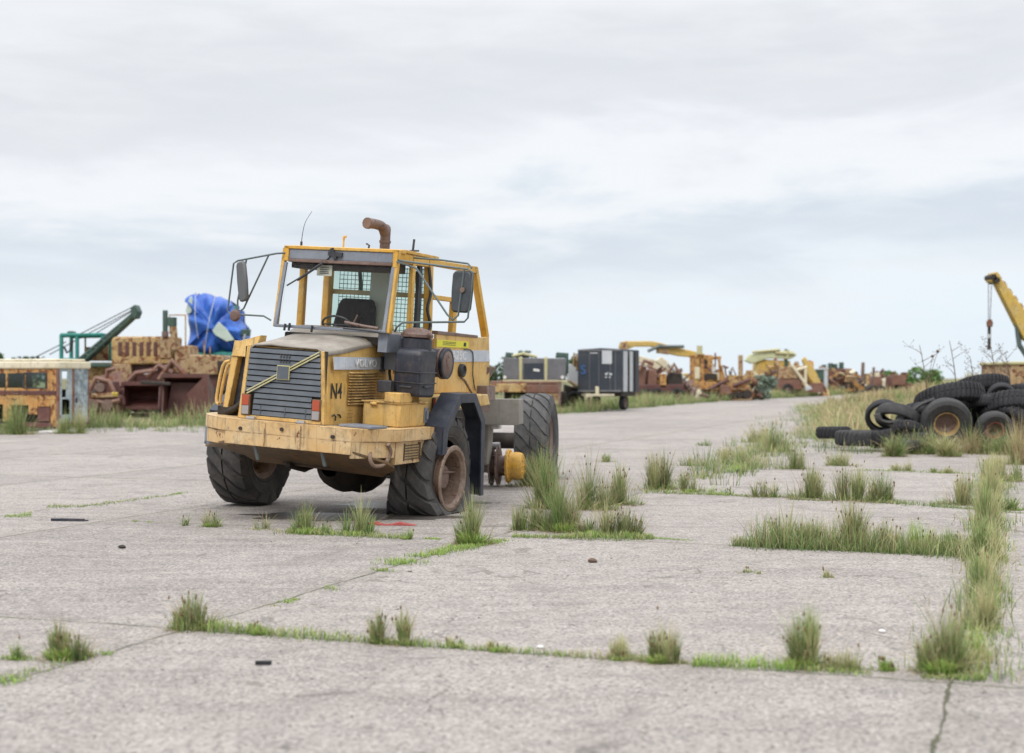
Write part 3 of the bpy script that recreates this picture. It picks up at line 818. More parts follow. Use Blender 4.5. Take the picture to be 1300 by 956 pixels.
b.prism([(.36, 3.11), (.28, 3.11), (.26, 2.0), (.34, 2.0)], 1, CY1-.06, CY1-.006)
b.prism([(.80, 3.11), (.74, 3.11), (.86, 2.17), (.93, 2.17)], 1, CY1-.035, CY1+.015)
b.prism([(.80, 3.11), (.74, 3.11), (.86, 2.17), (.93, 2.17)], 1, CY0-.015, CY0+.03)
b.prism([(.40, 3.11), (.33, 3.11), (.33, 2.16), (.41, 2.16)], 1, CY0, CY0+.08)
b.prism([(-.20, 3.11), (-.32, 3.11), (-.32, 2.16), (-.20, 2.16)], 1, CY0, CY0+.09)
b.box(-.1, .8, CY1-.08, CY1-.01, 3.0, 3.11); b.box(-.1, .78, CY0, CY0+.07, 3.0, 3.11)
b.build('cab_frame', 'deepyellow', cab, .008)
b = mb()    # visor: yellow rim, grey face, brown lip
b.prism([(.83, 3.135), (.83, 3.10), (.60, 3.10), (.60, 3.135)], 1, CY0+.02, CY1+.01)
b.prism([(.83, 3.13), (.83, 2.955), (.78, 2.955), (.78, 3.13)], 1, CY0+.02, CY0+.085)
b.prism([(.83, 3.13), (.83, 2.93), (.78, 2.93), (.78, 3.13)], 1, CY1-.05, CY1+.01)
vz = b.build('sun_visor', 'deepyellow', cab, .005)
b = mb(); b.box(.785, .815, CY0+.087, CY1-.052, 2.985, 3.098); b.build('visor_panel', 'grey', vz, .003)
b = mb(); b.box(.76, .835, CY0+.087, CY1-.052, 2.945, 2.983); b.build('visor_lip', 'rust', vz, .006)
b = mb(); b.box(.38, .76, CY0+.09, CY1-.09, 2.88, 3.05); b.box(-.30, .3, CY0+.10, CY1-.1, 3.02, 3.10); b.build('headliner', 'dark', cab, .01)
b = mb()
b.beam((.81, CY0+.045, 2.94), (.94, CY0+.03, 2.17), .045, .03); b.beam((.81, CY1-.04, 2.94), (.94, CY1-.05, 2.17), .045, .03)
b.box(.88, .96, CY0+.02, CY1-.02, 2.165, 2.20); b.box(.55, .90, CY1-.14, CY1-.02, 1.95, 2.17); b.box(.50, .56, .55, .84, 1.75, 2.16)
b.build('windscreen_surround', 'grey', cab, .006)
b = mb(); b.hexa([(.905, CY0+.06, 2.20), (.905, CY1-.08, 2.20), (.90, CY1-.08, 2.20), (.90, CY0+.06, 2.20)], [(.79, CY0+.07, 2.95), (.79, CY1-.09, 2.95), (.785, CY1-.09, 2.95), (.785, CY0+.07, 2.95)])
b.build('windscreen', 'glass', cab)
b = mb()
b.box(-.36, -.31, -.70, .75, 2.63, 2.69); b.box(-.36, -.31, -.66, -.60, 2.18, 2.69); b.box(-.36, -.31, -.6, .75, 2.16, 2.20)
b.build('rear_window_frame', 'olive', cab, .006)
b = mb()
for i in range(24): b.cyl((-.38, -.52+i*.0545, 2.2), (-.38, -.52+i*.0545, 3.0), .004, n=4)
for i in range(15): b.cyl((-.386, -.53, 2.22+i*.0545), (-.386, .75, 2.22+i*.0545), .004, n=4)
b.build('mesh_guard', 'dgreen', cab, smooth=0)
b = mb(); b.box(-.345, -.34, -.60, .74, 2.2, 3.0); b.build('rear_window', 'greeng', cab)
b = mb(); b.hexa([(-.30, .0, 2.15), (-.30, .26, 2.15), (-.20, .26, 2.15), (-.20, .0, 2.15)], [(-.30, .0, 3.02), (-.30, .24, 3.02), (-.20, .24, 3.02), (-.20, .0, 3.02)]); b.build('inner_post', 'paleg', cab, .02)
b = mb()    # seat back and cushion
def seat_fn(s_, ax=0): return None
b.prism([(-.42, 2.10), (.16, 2.10), (.15, 2.48), (.11, 2.575), (-.28, 2.575), (-.33, 2.50)], 0, -.14, .0)
b.box(-.1, .4, -.36, .14, 1.98, 2.12)
b.X = BX
b.build('seat', 'seat', cab, .035)
b = mb(); b.box(.76, .765, -.22, -.02, 2.80, 2.925); sg = b.build('paper_notice', 'sign', cab)
b = mb()
for z in (2.895, 2.87, 2.845, 2.825): b.box(.766, .768, -.18, -.06, z, z+.008)
b.build('notice_print', 'ink', sg)
b = mb()
b.tube([(.80, .02, 3.09), (.82, -.05, 3.0), (.84, -.3, 2.82), (.87, -.55, 2.66)], .010, 6); b.tube([(.84, -.1, 2.95), (.86, -.42, 2.73)], .016, 6)
b.beam((.835, -.04, 3.06), (.835, .14, 3.05), .03, .05); b.beam((.84, .0, 3.12), (.84, .06, 3.0), .03, .04)
b.build('wiper', 'black', cab)
b = mb(); b.tube([(.96, .82, 2.17), (.98, .62, 2.19), (1.0, .3, 2.20)], .012, 6); b.build('wiper_arm', 'black', cab)
b = mb(); b.tube([(.93, .28, 2.27), (.94, .5, 2.24), (.95, .72, 2.22)], .02, 6); b.tube([(.93, .38, 2.25), (.94, .44, 2.36)], .008, 5); b.build('broken_bracket', 'rust', cab)
b = mb()
b.tube([(-.25, .08, 2.95), (-.26, .14, 2.7), (-.27, .2, 2.35)], .015, 6); b.tube([(-.2, .62, 2.95), (-.2, .65, 2.6), (-.1, .7, 2.25)], .018, 6)
b.prism([(.10, 3.0), (.02, 3.0), (.0, 2.2), (.10, 2.2)], 1, .76, .80)
b.tube([(-.1, .83, 3.0), (-.15, .85, 2.7), (-.1, .84, 2.5), (-.18, .86, 2.3), (-.1, .85, 2.2)], .02, 7, 4)
b.build('grab_rail', 'black', cab)
b = mb()    # dash top
b.box(.45, .85, CY0+.1, CY1-.12, 2.02, 2.12); b.box(.42, .5, -.3, .2, 2.12, 2.17); b.build('dashboard', 'dark', cab, .02)
b = mb()
for (y, h_) in ((-.48, .05), (-.42, .06), (-.12, .05)): b.tube([(.99, y, 2.13), (.99, y+.01, 2.16+h_)], .014, 6)
b.build('washer_jet', 'black', cab)
b = mb(); sw = [(.42+.10*math.cos(a*PI/12)*.5, -.10+.19*math.sin(a*PI/12), 2.24+.10*math.cos(a*PI/12)) for a in range(25)]; b.tube(sw, .014, 6, cap=False); b.tube([(.42, -.10, 2.24), (.55, -.10, 2.08)], .02, 6); b.tube([(.42, -.29, 2.24), (.42, .09, 2.24)], .01, 5)
b.build('steering_wheel', 'black', cab)
b = mb(); b.hexa([(-.33, -.20, 2.69), (-.33, -.16, 2.69), (-.30, -.16, 2.69), (-.30, -.20, 2.69)], [(-.33, -.24, 3.0), (-.33, -.20, 3.0), (-.30, -.20, 3.0), (-.30, -.24, 3.0)]); b.build('rear_blind_strap', 'dgreen', cab)
# exhaust
b = mb()
b.tube([(-.60, -.03, 1.6), (-.60, -.03, 3.34), (-.59, -.03, 3.41), (-.53, -.045, 3.50), (-.41, -.07, 3.525), (-.20, -.10, 3.52)], .064, 14, 5)
b.tube([(-.25, -.095, 3.52), (-.21, -.10, 3.52)], .071, 14); b.tube([(-.60, -.03, 3.31), (-.60, -.03, 3.34)], .074, 14)
b.build('exhaust_pipe', 'rust', T)
# aerials
b = mb(); b.tube([(.5, -.6, 3.15), (.5, -.6, 3.21)], .016, 6); b.tube([(.5, -.6, 3.2), (.5, -.59, 3.32), (.5, -.56, 3.45), (.5, -.48, 3.58)], [.005, .0025], 5, 5); b.build('whip_aerial', 'black', T)
b = mb(); b.tube([(.5, -.03, 3.15), (.5, -.03, 3.25)], .012, 6); b.tube([(.5, -.03, 3.25), (.5, -.03, 3.285), (.5, .0, 3.29)], .016, 6); b.build('aerial_stub', 'hubyel', T)
b = mb(); b.tube([(.2, .74, 3.15), (.2, .75, 3.31)], .014, 6); b.tube([(.2, .70, 3.17), (.2, .82, 3.175)], .012, 6); b.tube([(.3, .2, 3.15), (.3, .21, 3.21), (.3, .17, 3.23)], .012, 6); b.build('lamp_stub', 'black', T)

# mirrors
b = mb()
b.tube([(.80, -.60, 3.05), (.90, -.70, 3.03), (.90, -1.22, 2.925), (.90, -1.275, 2.89), (.90, -1.32, 2.32), (.90, -1.28, 2.285), (.90, -.82, 2.285), (.90, -.72, 2.24)], .011, 8)
b.tube([(.90, -.80, 3.01), (.90, -1.10, 2.36), (.90, -1.14, 2.33), (.90, -1.18, 2.34), (.90, -1.19, 2.45), (.90, -1.10, 2.95)], .011, 8)
ma = b.build('mirror_arm', 'tubeg', T)
XM = BX @ Matrix.Translation((.92, -1.12, 2.68)) @ Matrix.Rotation(R_(9), 4, 'X') @ Matrix.Rotation(R_(-28), 4, 'Z')
b = MB(XM)
b.prism([(-.09, -.20), (-.06, -.24), (.06, -.24), (.09, -.20), (.10, .0), (.09, .20), (.06, .24), (-.06, .24), (-.09, .20), (-.10, 0)], 0, -.02, .03)
b.build('mirror', 'mirror', ma, .02)
b = mb(); b.lathe([(.001, .03), (.05, .025), (.075, .0), (.06, -.02), (.001, -.02)], (.92, -1.20, 2.27), (1, 0, 0), 16); b.build('round_mirror', 'rust', ma)
b = mb()
b.tube([(.80, .84, 3.02), (.9, 1.0, 3.0), (.90, 1.76, 2.945), (.90, 1.83, 2.91), (.90, 1.80, 2.40), (.90, 1.76, 2.355), (.90, 1.0, 2.305), (.90, .93, 2.25), (.80, .86, 2.2)], .012, 8)
b.tube([(.82, .84, 3.0), (.88, 1.12, 2.93), (.90, 1.55, 2.42), (.90, 1.62, 2.37), (.90, 1.68, 2.42), (.90, 1.72, 2.95)], .012, 8)
b.tube([(.35, .84, 3.08), (.7, 1.3, 3.05), (.85, 1.74, 3.01), (.88, 1.80, 2.96)], .011, 8)
ma = b.build('mirror_arm', 'tubeg', T)
b = MB(BX @ Matrix.Translation((.86, 1.70, 2.69)) @ Matrix.Rotation(R_(-12), 4, 'Z'))
b.prism([(-.13, -.2), (-.10, -.235), (.08, -.235), (.12, -.2), (.135, .0), (.125, .2), (.09, .235), (-.10, .235), (-.135, .2), (-.14, 0)], 0, -.03, .035)
mr = b.build('mirror', 'dmirror', ma, .022)
b = MB(BX @ Matrix.Translation((.86, 1.70, 2.69)) @ Matrix.Rotation(R_(-12), 4, 'Z')); b.cyl((.03, .03, .02), (.06, .03, .02), .03); b.build('mirror_clamp', 'rust', mr)

# rear half: hitch, rails, axles
def rb(): return MB(RXM)


b = rb()
b.box(-2.9, 1.9, .26, .40, .86, 1.16); b.box(-2.9, 1.9, -.40, -.26, .86, 1.16)
b.box(-2.9, -2.7, -.4, .4, .86, 1.16); b.box(1.6, 2.2, -.3, .3, .8, 1.1); b.box(-.5, -.3, -.4, .4, .7, 1.1)
b.cyl((2.2, 0, .95), (3.0, 0, .95), .18); b.cyl((2.75, .0, .5), (2.75, 0, 1.35), .16)
b.build('rear_chassis', 'dark', T, .01)
b = rb(); b.box(.35, .85, .25, 1.14, .94, 1.30); b.box(.86, .875, .2, 1.16, .935, 1.305); b.build('side_box', 'gplate', T, .008)
b = rb(); b.hexa([(.1, .38, .30), (.1, .62, .30), (.45, .62, .35), (.45, .38, .35)], [(.2, .40, .95), (.2, .68, .95), (.6, .68, .95), (.6, .40, .95)]); b.tube([(.5, .45, .55), (.3, .55, .9)], .06, 10); b.build('suspension_leg', 'gplate', T, .02)
b = rb(); b.box(.2, .42, .62, .80, .86, .98); b.build('plastic_jug', 'white', T, .03)
b = rb()
b.tube([(0, -.95, .36), (0, .80, .31)], .12, 14); b.lathe([(.1, -.25), (.26, -.1), (.28, .1), (.1, .3)], (0, 0, .38), (1, 0, 0), 20)
b.build('middle_axle', 'gplate', T)
b = rb()
for y in (.60, .70): b.lathe([(.30, 0), (.30, .02), (.16, .02), (.16, 0)], (0, y, .31), (0, 1, 0), 26, True)
b.tube([(.0, .60, .31), (.0, .86, .305)], .15, 20)
b.beam((.10, .60, .05), (.10, .60, .58), .03, .08); b.beam((.12, .72, .05), (.12, .72, .55), .02, .06)
b.build('brake_disc', 'rust', T)
b = rb(); b.tube([(.05, .58, .60), (.05, .74, .60)], .055, 12); b.build('brake_cylinder', 'lampgrey', T)
b = rb(); b.lathe([(.14, 0), (.245, .0), (.25, .03), (.235, .045), (.21, .05), (.20, .09), (.205, .11), (.20, .20), (.18, .235), (.001, .245)], (0, .84, .305), (0, 1, 0), 30)
for k in range(16):
    a = 2*PI*k/16; b.cyl((math.sin(a)*.226, .83, .305+math.cos(a)*.226), (math.sin(a)*.226, .90, .305+math.cos(a)*.226), .014, n=6)
for k in range(8):
    a = 2*PI*k/8; b.cyl((math.sin(a)*.12, 1.06, .305+math.cos(a)*.12), (math.sin(a)*.12, 1.095, .305+math.cos(a)*.12), .02, n=6)
b.build('wheel_hub', 'hubyel', T)
b = rb(); b.lathe([(.14, 0), (.245, .0), (.25, -.03), (.21, -.05), (.20, -.20), (.001, -.24)], (0, -.84, .36), (0, 1, 0), 24); b.build('wheel_hub', 'hubyel', T)
b = rb(); b.tube([(-1.67, -.95, .62), (-1.67, .85, .60)], .13, 14); b.lathe([(.1, -.25), (.28, -.1), (.3, .1), (.1, .3)], (-1.67, 0, .62), (1, 0, 0), 20); b.build('rear_axle', 'dark', T)
for y in (1.03, -1.03):
    Xw = RXM @ Matrix.Translation((-1.67, y, .63)) @ (Matrix.Rotation(0 if y > 0 else PI, 4, 'Z'))
    wheel(Xw, .735, .54, .33, 'rubber3', 'rust', nl=20, lh=.035, slant=1.3, wfrac=.84, squash=.5)
b = rb(); b.box(1.6, 2.2, .30, .95, 1.30, 1.50); b.hexa([(1.5, .35, 1.5), (1.5, .80, 1.5), (1.9, .80, 1.5), (1.9, .35, 1.5)], [(1.5, .25, 1.75), (1.5, .95, 1.75), (1.9, .95, 1.75), (1.9, .25, 1.75)]); b.build('rear_deck', 'rust', T, .01)
b = rb(); b.tube([(1.3, .62, 1.4), (1.3, .62, 1.9)], .05, 12); b.tube([(1.3, .62, 1.88), (1.3, .62, 1.93)], .07, 12); b.build('filler_neck', 'oldyel', T)

# ================================================================== setting
def sheet(name, pts, z, mat, kind='structure', sub=0):
    me = bpy.data.meshes.new(name); me.from_pydata([(x, y, z) for x, y in pts], [], [list(range(len(pts)))])
    me.materials.append(M[mat]); me.update()
    o = bpy.data.objects.new(name, me); COL.objects.link(o); o['kind'] = kind; return o


sheet('ground', [(-3000, -400), (3000, -400), (3000, 4000), (-3000, 4000)], -.012, 'field')
APRON = [(-70, -25), (60, -25), (60, 31), (14, 33), (8.2, 37), (10.4, 48), (17.6, 80), (38, 144), (125, 330), (118, 332), (47, 172), (13, 97), (2.2, 65), (-9, 47.5), (-16, 45), (-70, 43)]
sheet('concrete_apron', APRON, 0, 'concrete')

# bank of soil on the right
def bank_h(x, y):
    h = 1.6*math.exp(-((x-27)/6.5)**2-((y-72)/18)**2)+1.3*math.exp(-((x-42)/11)**2-((y-70)/20)**2)+1.15*math.exp(-((x-17)/3.4)**2-((y-46.5)/6)**2)+.5*math.exp(-((x-14.5)/3.5)**2-((y-39)/4)**2)
    return h


b = MB()
b.grid(lambda u, v: (9+u*66, 33.2+v*90, bank_h(9+u*66, 33.2+v*90)-.16+.05*math.sin(u*40)*math.sin(v*37)*min(1, bank_h(9+u*66, 33.2+v*90)*3)-.03), 60, 60)
o = b.build('earth_bank', 'field'); o['kind'] = 'structure'

# ------------------------------------------------------------------ grass
GREEN = [((.085, .145, .035), (.22, .29, .10)), ((.10, .16, .04), (.28, .32, .13)), ((.07, .12, .035), (.18, .25, .09))]
RUSH = [((.07, .115, .035), (.16, .22, .09)), ((.07, .11, .035), (.30, .26, .14)), ((.085, .135, .04), (.20, .25, .10)), ((.09, .13, .045), (.34, .25, .15))]
DRY = [((.20, .16, .08), (.42, .33, .19)), ((.14, .14, .06), (.36, .30, .16)), ((.26, .20, .11), (.48, .38, .24))]
LUSH = [((.10, .20, .03), (.28, .42, .09)), ((.11, .21, .035), (.34, .45, .13)), ((.13, .17, .04), (.36, .36, .14))]
PALE = [((.14, .18, .06), (.42, .41, .22)), ((.13, .18, .05), (.36, .37, .17)), ((.17, .17, .08), (.47, .39, .23))]
PAL = dict(green=GREEN, rush=RUSH, dry=DRY, lush=LUSH, pale=PALE, mix=GREEN+RUSH+PALE, mixr=RUSH+RUSH+PALE+GREEN, strip=LUSH+GREEN+PALE)


class Grass:
    def __init__(s): s.v = []; s.f = []; s.c = []

    def blade(s, x, y, z, h, w, lean, az, pal, curl=1.):
        n = len(s.v); base, tip = random.choice(pal); k = random.uniform(.9, 1.75)
        fx, fy = math.cos(az), math.sin(az); a2 = random.uniform(0, PI); sx, sy = math.cos(a2)*w/2, math.sin(a2)*w/2
        for t, ww in ((0, 1.), (.4, .85), (.75, .55), (1., .0)):
            d = lean*h*(t*.45+.55*t**2.2*curl); zz = z+h*t*(1-.25*lean*t)
            c = [(base[i]*(1-t)+tip[i]*t)*k for i in range(3)]
            if ww:
                s.v += [(x+fx*d-sx*ww, y+fy*d-sy*ww, zz), (x+fx*d+sx*ww, y+fy*d+sy*ww, zz)]; s.c += [c, c]
            else: s.v.append((x+fx*d, y+fy*d, zz)); s.c.append(c)
        s.f += [(n, n+1, n+3, n+2), (n+2, n+3, n+5, n+4), (n+4, n+5, n+6)]

    def seed(s, x, y, z, w, col):
        n = len(s.v)
        for dx, dy, dz in ((-w, 0, 0), (0, -w, .2*w), (w, 0, 0), (0, 0, 2.6*w), (0, 0, -2*w)):
            s.v.append((x+dx, y+dy, z+dz)); s.c.append(col)
        s.f += [(n, n+1, n+3), (n+1, n+2, n+3), (n, n+4, n+1), (n+1, n+4, n+2), (n, n+2, n+4), (n, n+3, n+2)]

    def tuft(s, x, y, rx, ry, h, n, w=.005, pal='mix', lean=.22, z=0, heads=0, hv=.45):
        P = PAL[pal]
        for i in range(n):
            a = random.uniform(0, 2*PI); r = math.sqrt(random.random())
            bx, by = x+math.cos(a)*r*rx, y+math.sin(a)*r*ry
            hh = h*(1-hv*random.random()**1.2)*(1-.35*r*r)
            zz = z(bx, by) if callable(z) else z
            az = a+random.uniform(-1, 1) if r > .35 else random.uniform(0, 2*PI)
            le = random.gauss(lean*(.35+r), lean*.5)
            s.blade(bx, by, zz, hh, w*random.uniform(.6, 1.25), max(0, le), az, P)
            if heads and random.random() < heads:
                d = max(0, le)*hh*.8
                s.seed(bx+math.cos(az)*d*.92, by+math.sin(az)*d*.92, zz+hh*random.uniform(.72, .93), w*1.5, random.choice([(.20, .12, .06), (.28, .18, .09), (.16, .10, .05)]))

    def build(s, name, loc, mat='grass', kind=None):
        me = bpy.data.meshes.new(name)
        me.from_pydata([(v[0]-loc[0], v[1]-loc[1], v[2]-loc[2]) for v in s.v], [], s.f)
        a = me.color_attributes.new('Col', 'FLOAT_COLOR', 'POINT'); a.data.foreach_set('color', [q for c in s.c for q in (*c, 1)])
        me.materials.append(M[mat]); me.update()
        o = bpy.data.objects.new(name, me); o.location = loc; COL.objects.link(o)
        if kind: o['kind'] = kind
        return o


def clump(px, py, wpx, hpx, n, label, pal='mixr', depth=.75, heads=.1, lush=0, lean=.2, bw=.0055, group='grass and rush clumps growing from the slab joints', parts=None):
    """a single clump; width and height as read off the picture at its distance"""
    p = gnd(px, py); k = p.y/FX; g = Grass()
    rx = wpx*k/2; ry = max(.06, rx*depth); p.y += ry*.8; p.x = (px-650)*p.y/FX
    w = bw*(1+max(0, p.y-9)*.035)
    nt = parts or max(3, int(wpx/9))
    tall = random.uniform(-.4, .4)
    for i in range(nt):     # several sub-tufts of unequal height so the outline is uneven
        fx = random.uniform(-1, 1)
        cx = p.x+fx*rx*.85; cy = p.y-fx*rx*.25+random.gauss(0, ry*.4)
        hh = hpx*k*random.uniform(.95, 1.6)*(1-.4*abs(fx-tall))
        q = random.choice([pal, pal, 'green', 'pale'])
        g.tuft(cx, cy, rx*random.uniform(.14, .34), ry*.4, hh, int(n*1.5/nt*random.uniform(.6, 1.4)), w*.85, q, lean*random.uniform(.7, 1.5), heads=heads*.3, hv=.8)
    g.tuft(p.x, p.y, rx*1.15, ry*1.0, hpx*k*.75, int(n*.22), w*.7, pal, lean*1.6, hv=.8)
    g.tuft(p.x, p.y, rx*1.25, ry*1.1, hpx*k*.30, int(n*.45), w*1.1, 'strip', .7, hv=.7)
    g.tuft(p.x, p.y-ry*.3, rx*1.4, ry*1.3, hpx*k*.16, int(n*.3), w*1.2, 'dry', 2.2, hv=.7)
    g.tuft(p.x, p.y, rx*.9, ry*.8, hpx*k*1.1, int(n*.08), w*.7, 'dry', 1.1, hv=.6)
    if lush: g.tuft(p.x+rx*random.uniform(-.3, .3), p.y-ry*.9, rx*.6, ry*.4, hpx*k*lush, int(n*.5), w*1.2, 'lush', .5)
    o = g.build('grass_clump', (p.x, p.y, 0))
    tag(o, label, 'grass clump', group); return o


CL = [  # px, base row, width, height, blades, palette, lush, label
 (87, 838, 54, 52, 420, 'rush', .45, 'brown-tipped rush clump with a bright green tuft at its foot, left of the front joint'),
 (22, 838, 26, 26, 90, 'mixr', .3, 'small low grass tuft just left of the brown-tipped rush clump'),
 (247, 801, 52, 54, 480, 'rush', 0, 'upright dark rush clump at the left end of the front joint'),
 (330, 806, 30, 16, 160, 'strip', .9, 'low bright grass mat trailing right of the upright dark rush clump'),
 (483, 818, 26, 50, 220, 'rush', 0, 'left one of the twin tall tufts on the front joint'),
 (518, 820, 24, 44, 200, 'mixr', 0, 'right one of the twin tall tufts on the front joint'),
 (578, 822, 22, 16, 90, 'lush', .6, 'small bright tuft right of the twin tall tufts'),
 (635, 828, 30, 18, 110, 'lush', .6, 'small bright tuft in the middle of the front joint'),
 (790, 838, 42, 32, 180, 'pale', .2, 'thin pale tuft beside the wispy yellow-green one on the front joint'),
 (838, 842, 42, 56, 300, 'mix', .3, 'wispy yellow-green tuft standing mid-way along the front joint on the right'),
 (1021, 848, 36, 88, 520, 'rush', .2, 'tall narrow rush clump with reddish tips, tallest on the front joint'),
 (1072, 852, 46, 36, 200, 'pale', 0, 'faded thin grass just right of the tall narrow rush clump'),
 (1195, 856, 54, 92, 640, 'mix', .3, 'big bushy clump at the crossing of the two front joints, lower right'),
 (1120, 852, 30, 22, 130, 'lush', .5, 'short bright grass left of the big bushy clump at the joint crossing'),
 (1243, 838, 34, 44, 240, 'lush', .4, 'bright green leafy clump just right of the big bushy one'),
 (1246, 800, 50, 66, 460, 'pale', 0, 'yellowing clump on the right-hand long joint, second from the front'),
 (1252, 752, 52, 70, 480, 'pale', .2, 'tall yellow-green clump on the right-hand long joint above the yellowing one'),
 (1252, 712, 50, 74, 460, 'mix', .2, 'clump where the second cross joint meets the right-hand long joint'),
 (1254, 672, 40, 84, 380, 'pale', 0, 'tall straw-tinted clump on the right-hand long joint behind the second cross joint'),
 (1256, 634, 26, 62, 220, 'pale', 0, 'narrow clump at the far end of the right-hand long joint'),
 (236, 668, 9, 26, 26, 'mixr', 0, 'few thin stalks near the front of the yard, left of the truck'),
 (268, 669, 25, 28, 130, 'mix', .3, 'small tuft below the truck wheel on the left of the picture'),
 (334, 672, 22, 30, 30, 'pale', 0, 'sparse dry stalks in front of the gap between the front wheels, farthest left'),
 (393, 678, 52, 42, 300, 'mix', .3, 'wide thin clump in front of the truck, under the number plate side'),
 (453, 679, 46, 46, 240, 'green', .2, 'tall spiky green clump in front of the truck near the red strip'),
 (517, 685, 13, 18, 70, 'lush', .4, 'tiny bright tuft at the right end of the red strip'),
 (601, 692, 42, 56, 420, 'mix', .5, 'yellow-green clump standing just in front of the flat tyre'),
 (677, 674, 50, 52, 380, 'mix', 0, 'left front clump of the dense rush bed beside the truck'),
 (712, 676, 40, 96, 460, 'rush', .2, 'tall dark clump at the centre of the dense rush bed beside the truck'),
 (757, 681, 44, 50, 380, 'rush', .2, 'front middle clump of the dense rush bed, on its near edge'),
 (796, 682, 40, 50, 360, 'rush', .2, 'right front clump of the dense rush bed, on its near edge'),
 (690, 646, 40, 84, 400, 'mixr', 0, 'rush clump growing between the bare yellow hub and the rush bed'),
 (672, 618, 52, 50, 360, 'green', 0, 'dark grass growing against the rear tyre of the truck'),
 (757, 648, 46, 74, 420, 'rush', 0, 'brownish rush clump at the back of the dense bed'),
 (790, 642, 44, 58, 360, 'mix', 0, 'pale green clump at the back right of the dense rush bed'),
 (838, 622, 36, 58, 400, 'rush', 0, 'dark upright rush clump standing alone right of the dense bed'),
 (880, 625, 30, 34, 180, 'mixr', .2, 'short rush tuft right of the dark upright clump'),
 (912, 628, 36, 14, 100, 'lush', .4, 'low green mat between the short rush tuft and the next joint clumps'),
 (770, 587, 26, 12, 90, 'green', 0, 'tiny tuft alone on the pale concrete behind the dense rush bed'),
 (875, 592, 46, 20, 150, 'mixr', 0, 'low tuft on the pale concrete behind the dark upright clump'),
 (934, 590, 36, 38, 260, 'pale', 0, 'round yellow-green clump on the third cross joint'),
 (1003, 596, 36, 34, 220, 'mix', 0, 'clump left of the flat-lying tyres on the third cross joint'),
 (1068, 592, 40, 26, 200, 'pale', 0, 'pale clump in front of the flat-lying tyres'),
 (1146, 598, 24, 22, 120, 'pale', 0, 'small pale tuft in front of the middle of the tyre heap'),
 (1200, 601, 30, 10, 200, 'strip', 0, 'flat grass patch on the concrete in front of the yellow-rimmed tyre'),
 (968, 632, 44, 28, 200, 'mixr', 0, 'low rushes at the left end of the second-last cross joint row'),
 (1024, 633, 44, 56, 400, 'rush', 0, 'dark arching rush clump, left of the three in the middle row on the right'),
 (1072, 636, 48, 54, 420, 'rush', 0, 'dark rush clump in the centre of the middle row on the right'),
 (1115, 638, 40, 46, 320, 'rush', 0, 'dark rush clump at the right end of the middle row'),
 (1216, 642, 52, 44, 380, 'rush', 0, 'separate dark rush clump below the red-rimmed tyre'),
 (1284, 648, 32, 26, 160, 'green', .2, 'short green grass at the right edge of the yard in the middle row'),
 (1002, 694, 50, 52, 380, 'mix', .2, 'left clump of the long grass row in the near right, with brown heads'),
 (1046, 696, 46, 52, 360, 'green', 0, 'second clump of the long near-right grass row'),
 (1084, 698, 46, 74, 460, 'rush', 0, 'tallest clump of the long near-right grass row'),
 (1124, 698, 40, 46, 300, 'mixr', 0, 'fourth clump of the long near-right grass row'),
 (1166, 702, 50, 42, 360, 'lush', .4, 'bright green clump toward the right of the long near-right grass row'),
 (1210, 704, 44, 44, 320, 'mix', .2, 'last clump of the long near-right grass row beside the long joint'),
 (952, 728, 30, 7, 60, 'strip', 0, 'tiny yellow-green tuft alone on the near-right slab'),
 (1050, 734, 16, 14, 50, 'pale', 0, 'tiny withered tuft alone on the near-right slab'),
 (1276, 612, 44, 52, 360, 'mix', 0, 'thick clump at the right picture edge beneath the red-rimmed tyre'),
 (1296, 590, 40, 60, 360, 'dry', 0, 'dry tall clump at the right picture edge beside the tyre heap'),
 (20, 552, 44, 56, 360, 'mixr', 0, 'tall weeds in front of the rusty van body at the left edge'),
 (88, 551, 36, 44, 320, 'mix', 0, 'bushy grass clump in front of the grey door of the van body'),
 (982, 574, 40, 46, 300, 'mix', 0, 'grass clump behind the third cross joint, left of the tyre heap'),
 (962, 562, 40, 30, 240, 'pale', 0, 'paler grass clump farther up the long joint, left of the tyre heap'),
 (894, 566, 20, 12, 70, 'green', 0, 'small tuft on the pale concrete left of the far grass clumps'),
]
for (px, py, w_, h_, n_, pal, lush, lab) in CL:
    if 1240 < px < 1260: w_ *= .66; n_ = int(n_*.7)
    clump(px, py, w_, h_, n_, lab, pal, lush=lush, heads=.12 if pal in ('rush', 'mixr', 'mix') else .05, lean=.2 if h_ > 30 else .4)

# low growth following the joints: nobody could count it
g = Grass()


def strip(x0, y0, x1, y1, dens, h, wd=.05, pal='strip', gaps=.35, hv=.6):
    a = gnd(x0, y0); c = gnd(x1, y1); L = (c-a).length; n = int(L*dens*1.5); ph = random.uniform(0, 9)
    sd = V((-(c-a).y, (c-a).x, 0)).normalized()
    for i in range(n):
        t = random.random(); q = math.sin(t*L*2.3+ph)+math.sin(t*L*5.1+ph*2)*.7+math.sin(t*L*.9+ph*3)
        if q < gaps*2-1.2: continue
        p = a.lerp(c, t)+sd*random.gauss(0, wd*(.6+.4*max(0, q)))
        d = 1+max(0, p.y-9)*.03
        g.blade(p.x, p.y, 0, h*random.uniform(.4, 1)*(.6+.25*q), .006*d, abs(random.gauss(.35, .35)), random.uniform(0, 2*PI), PAL[pal])


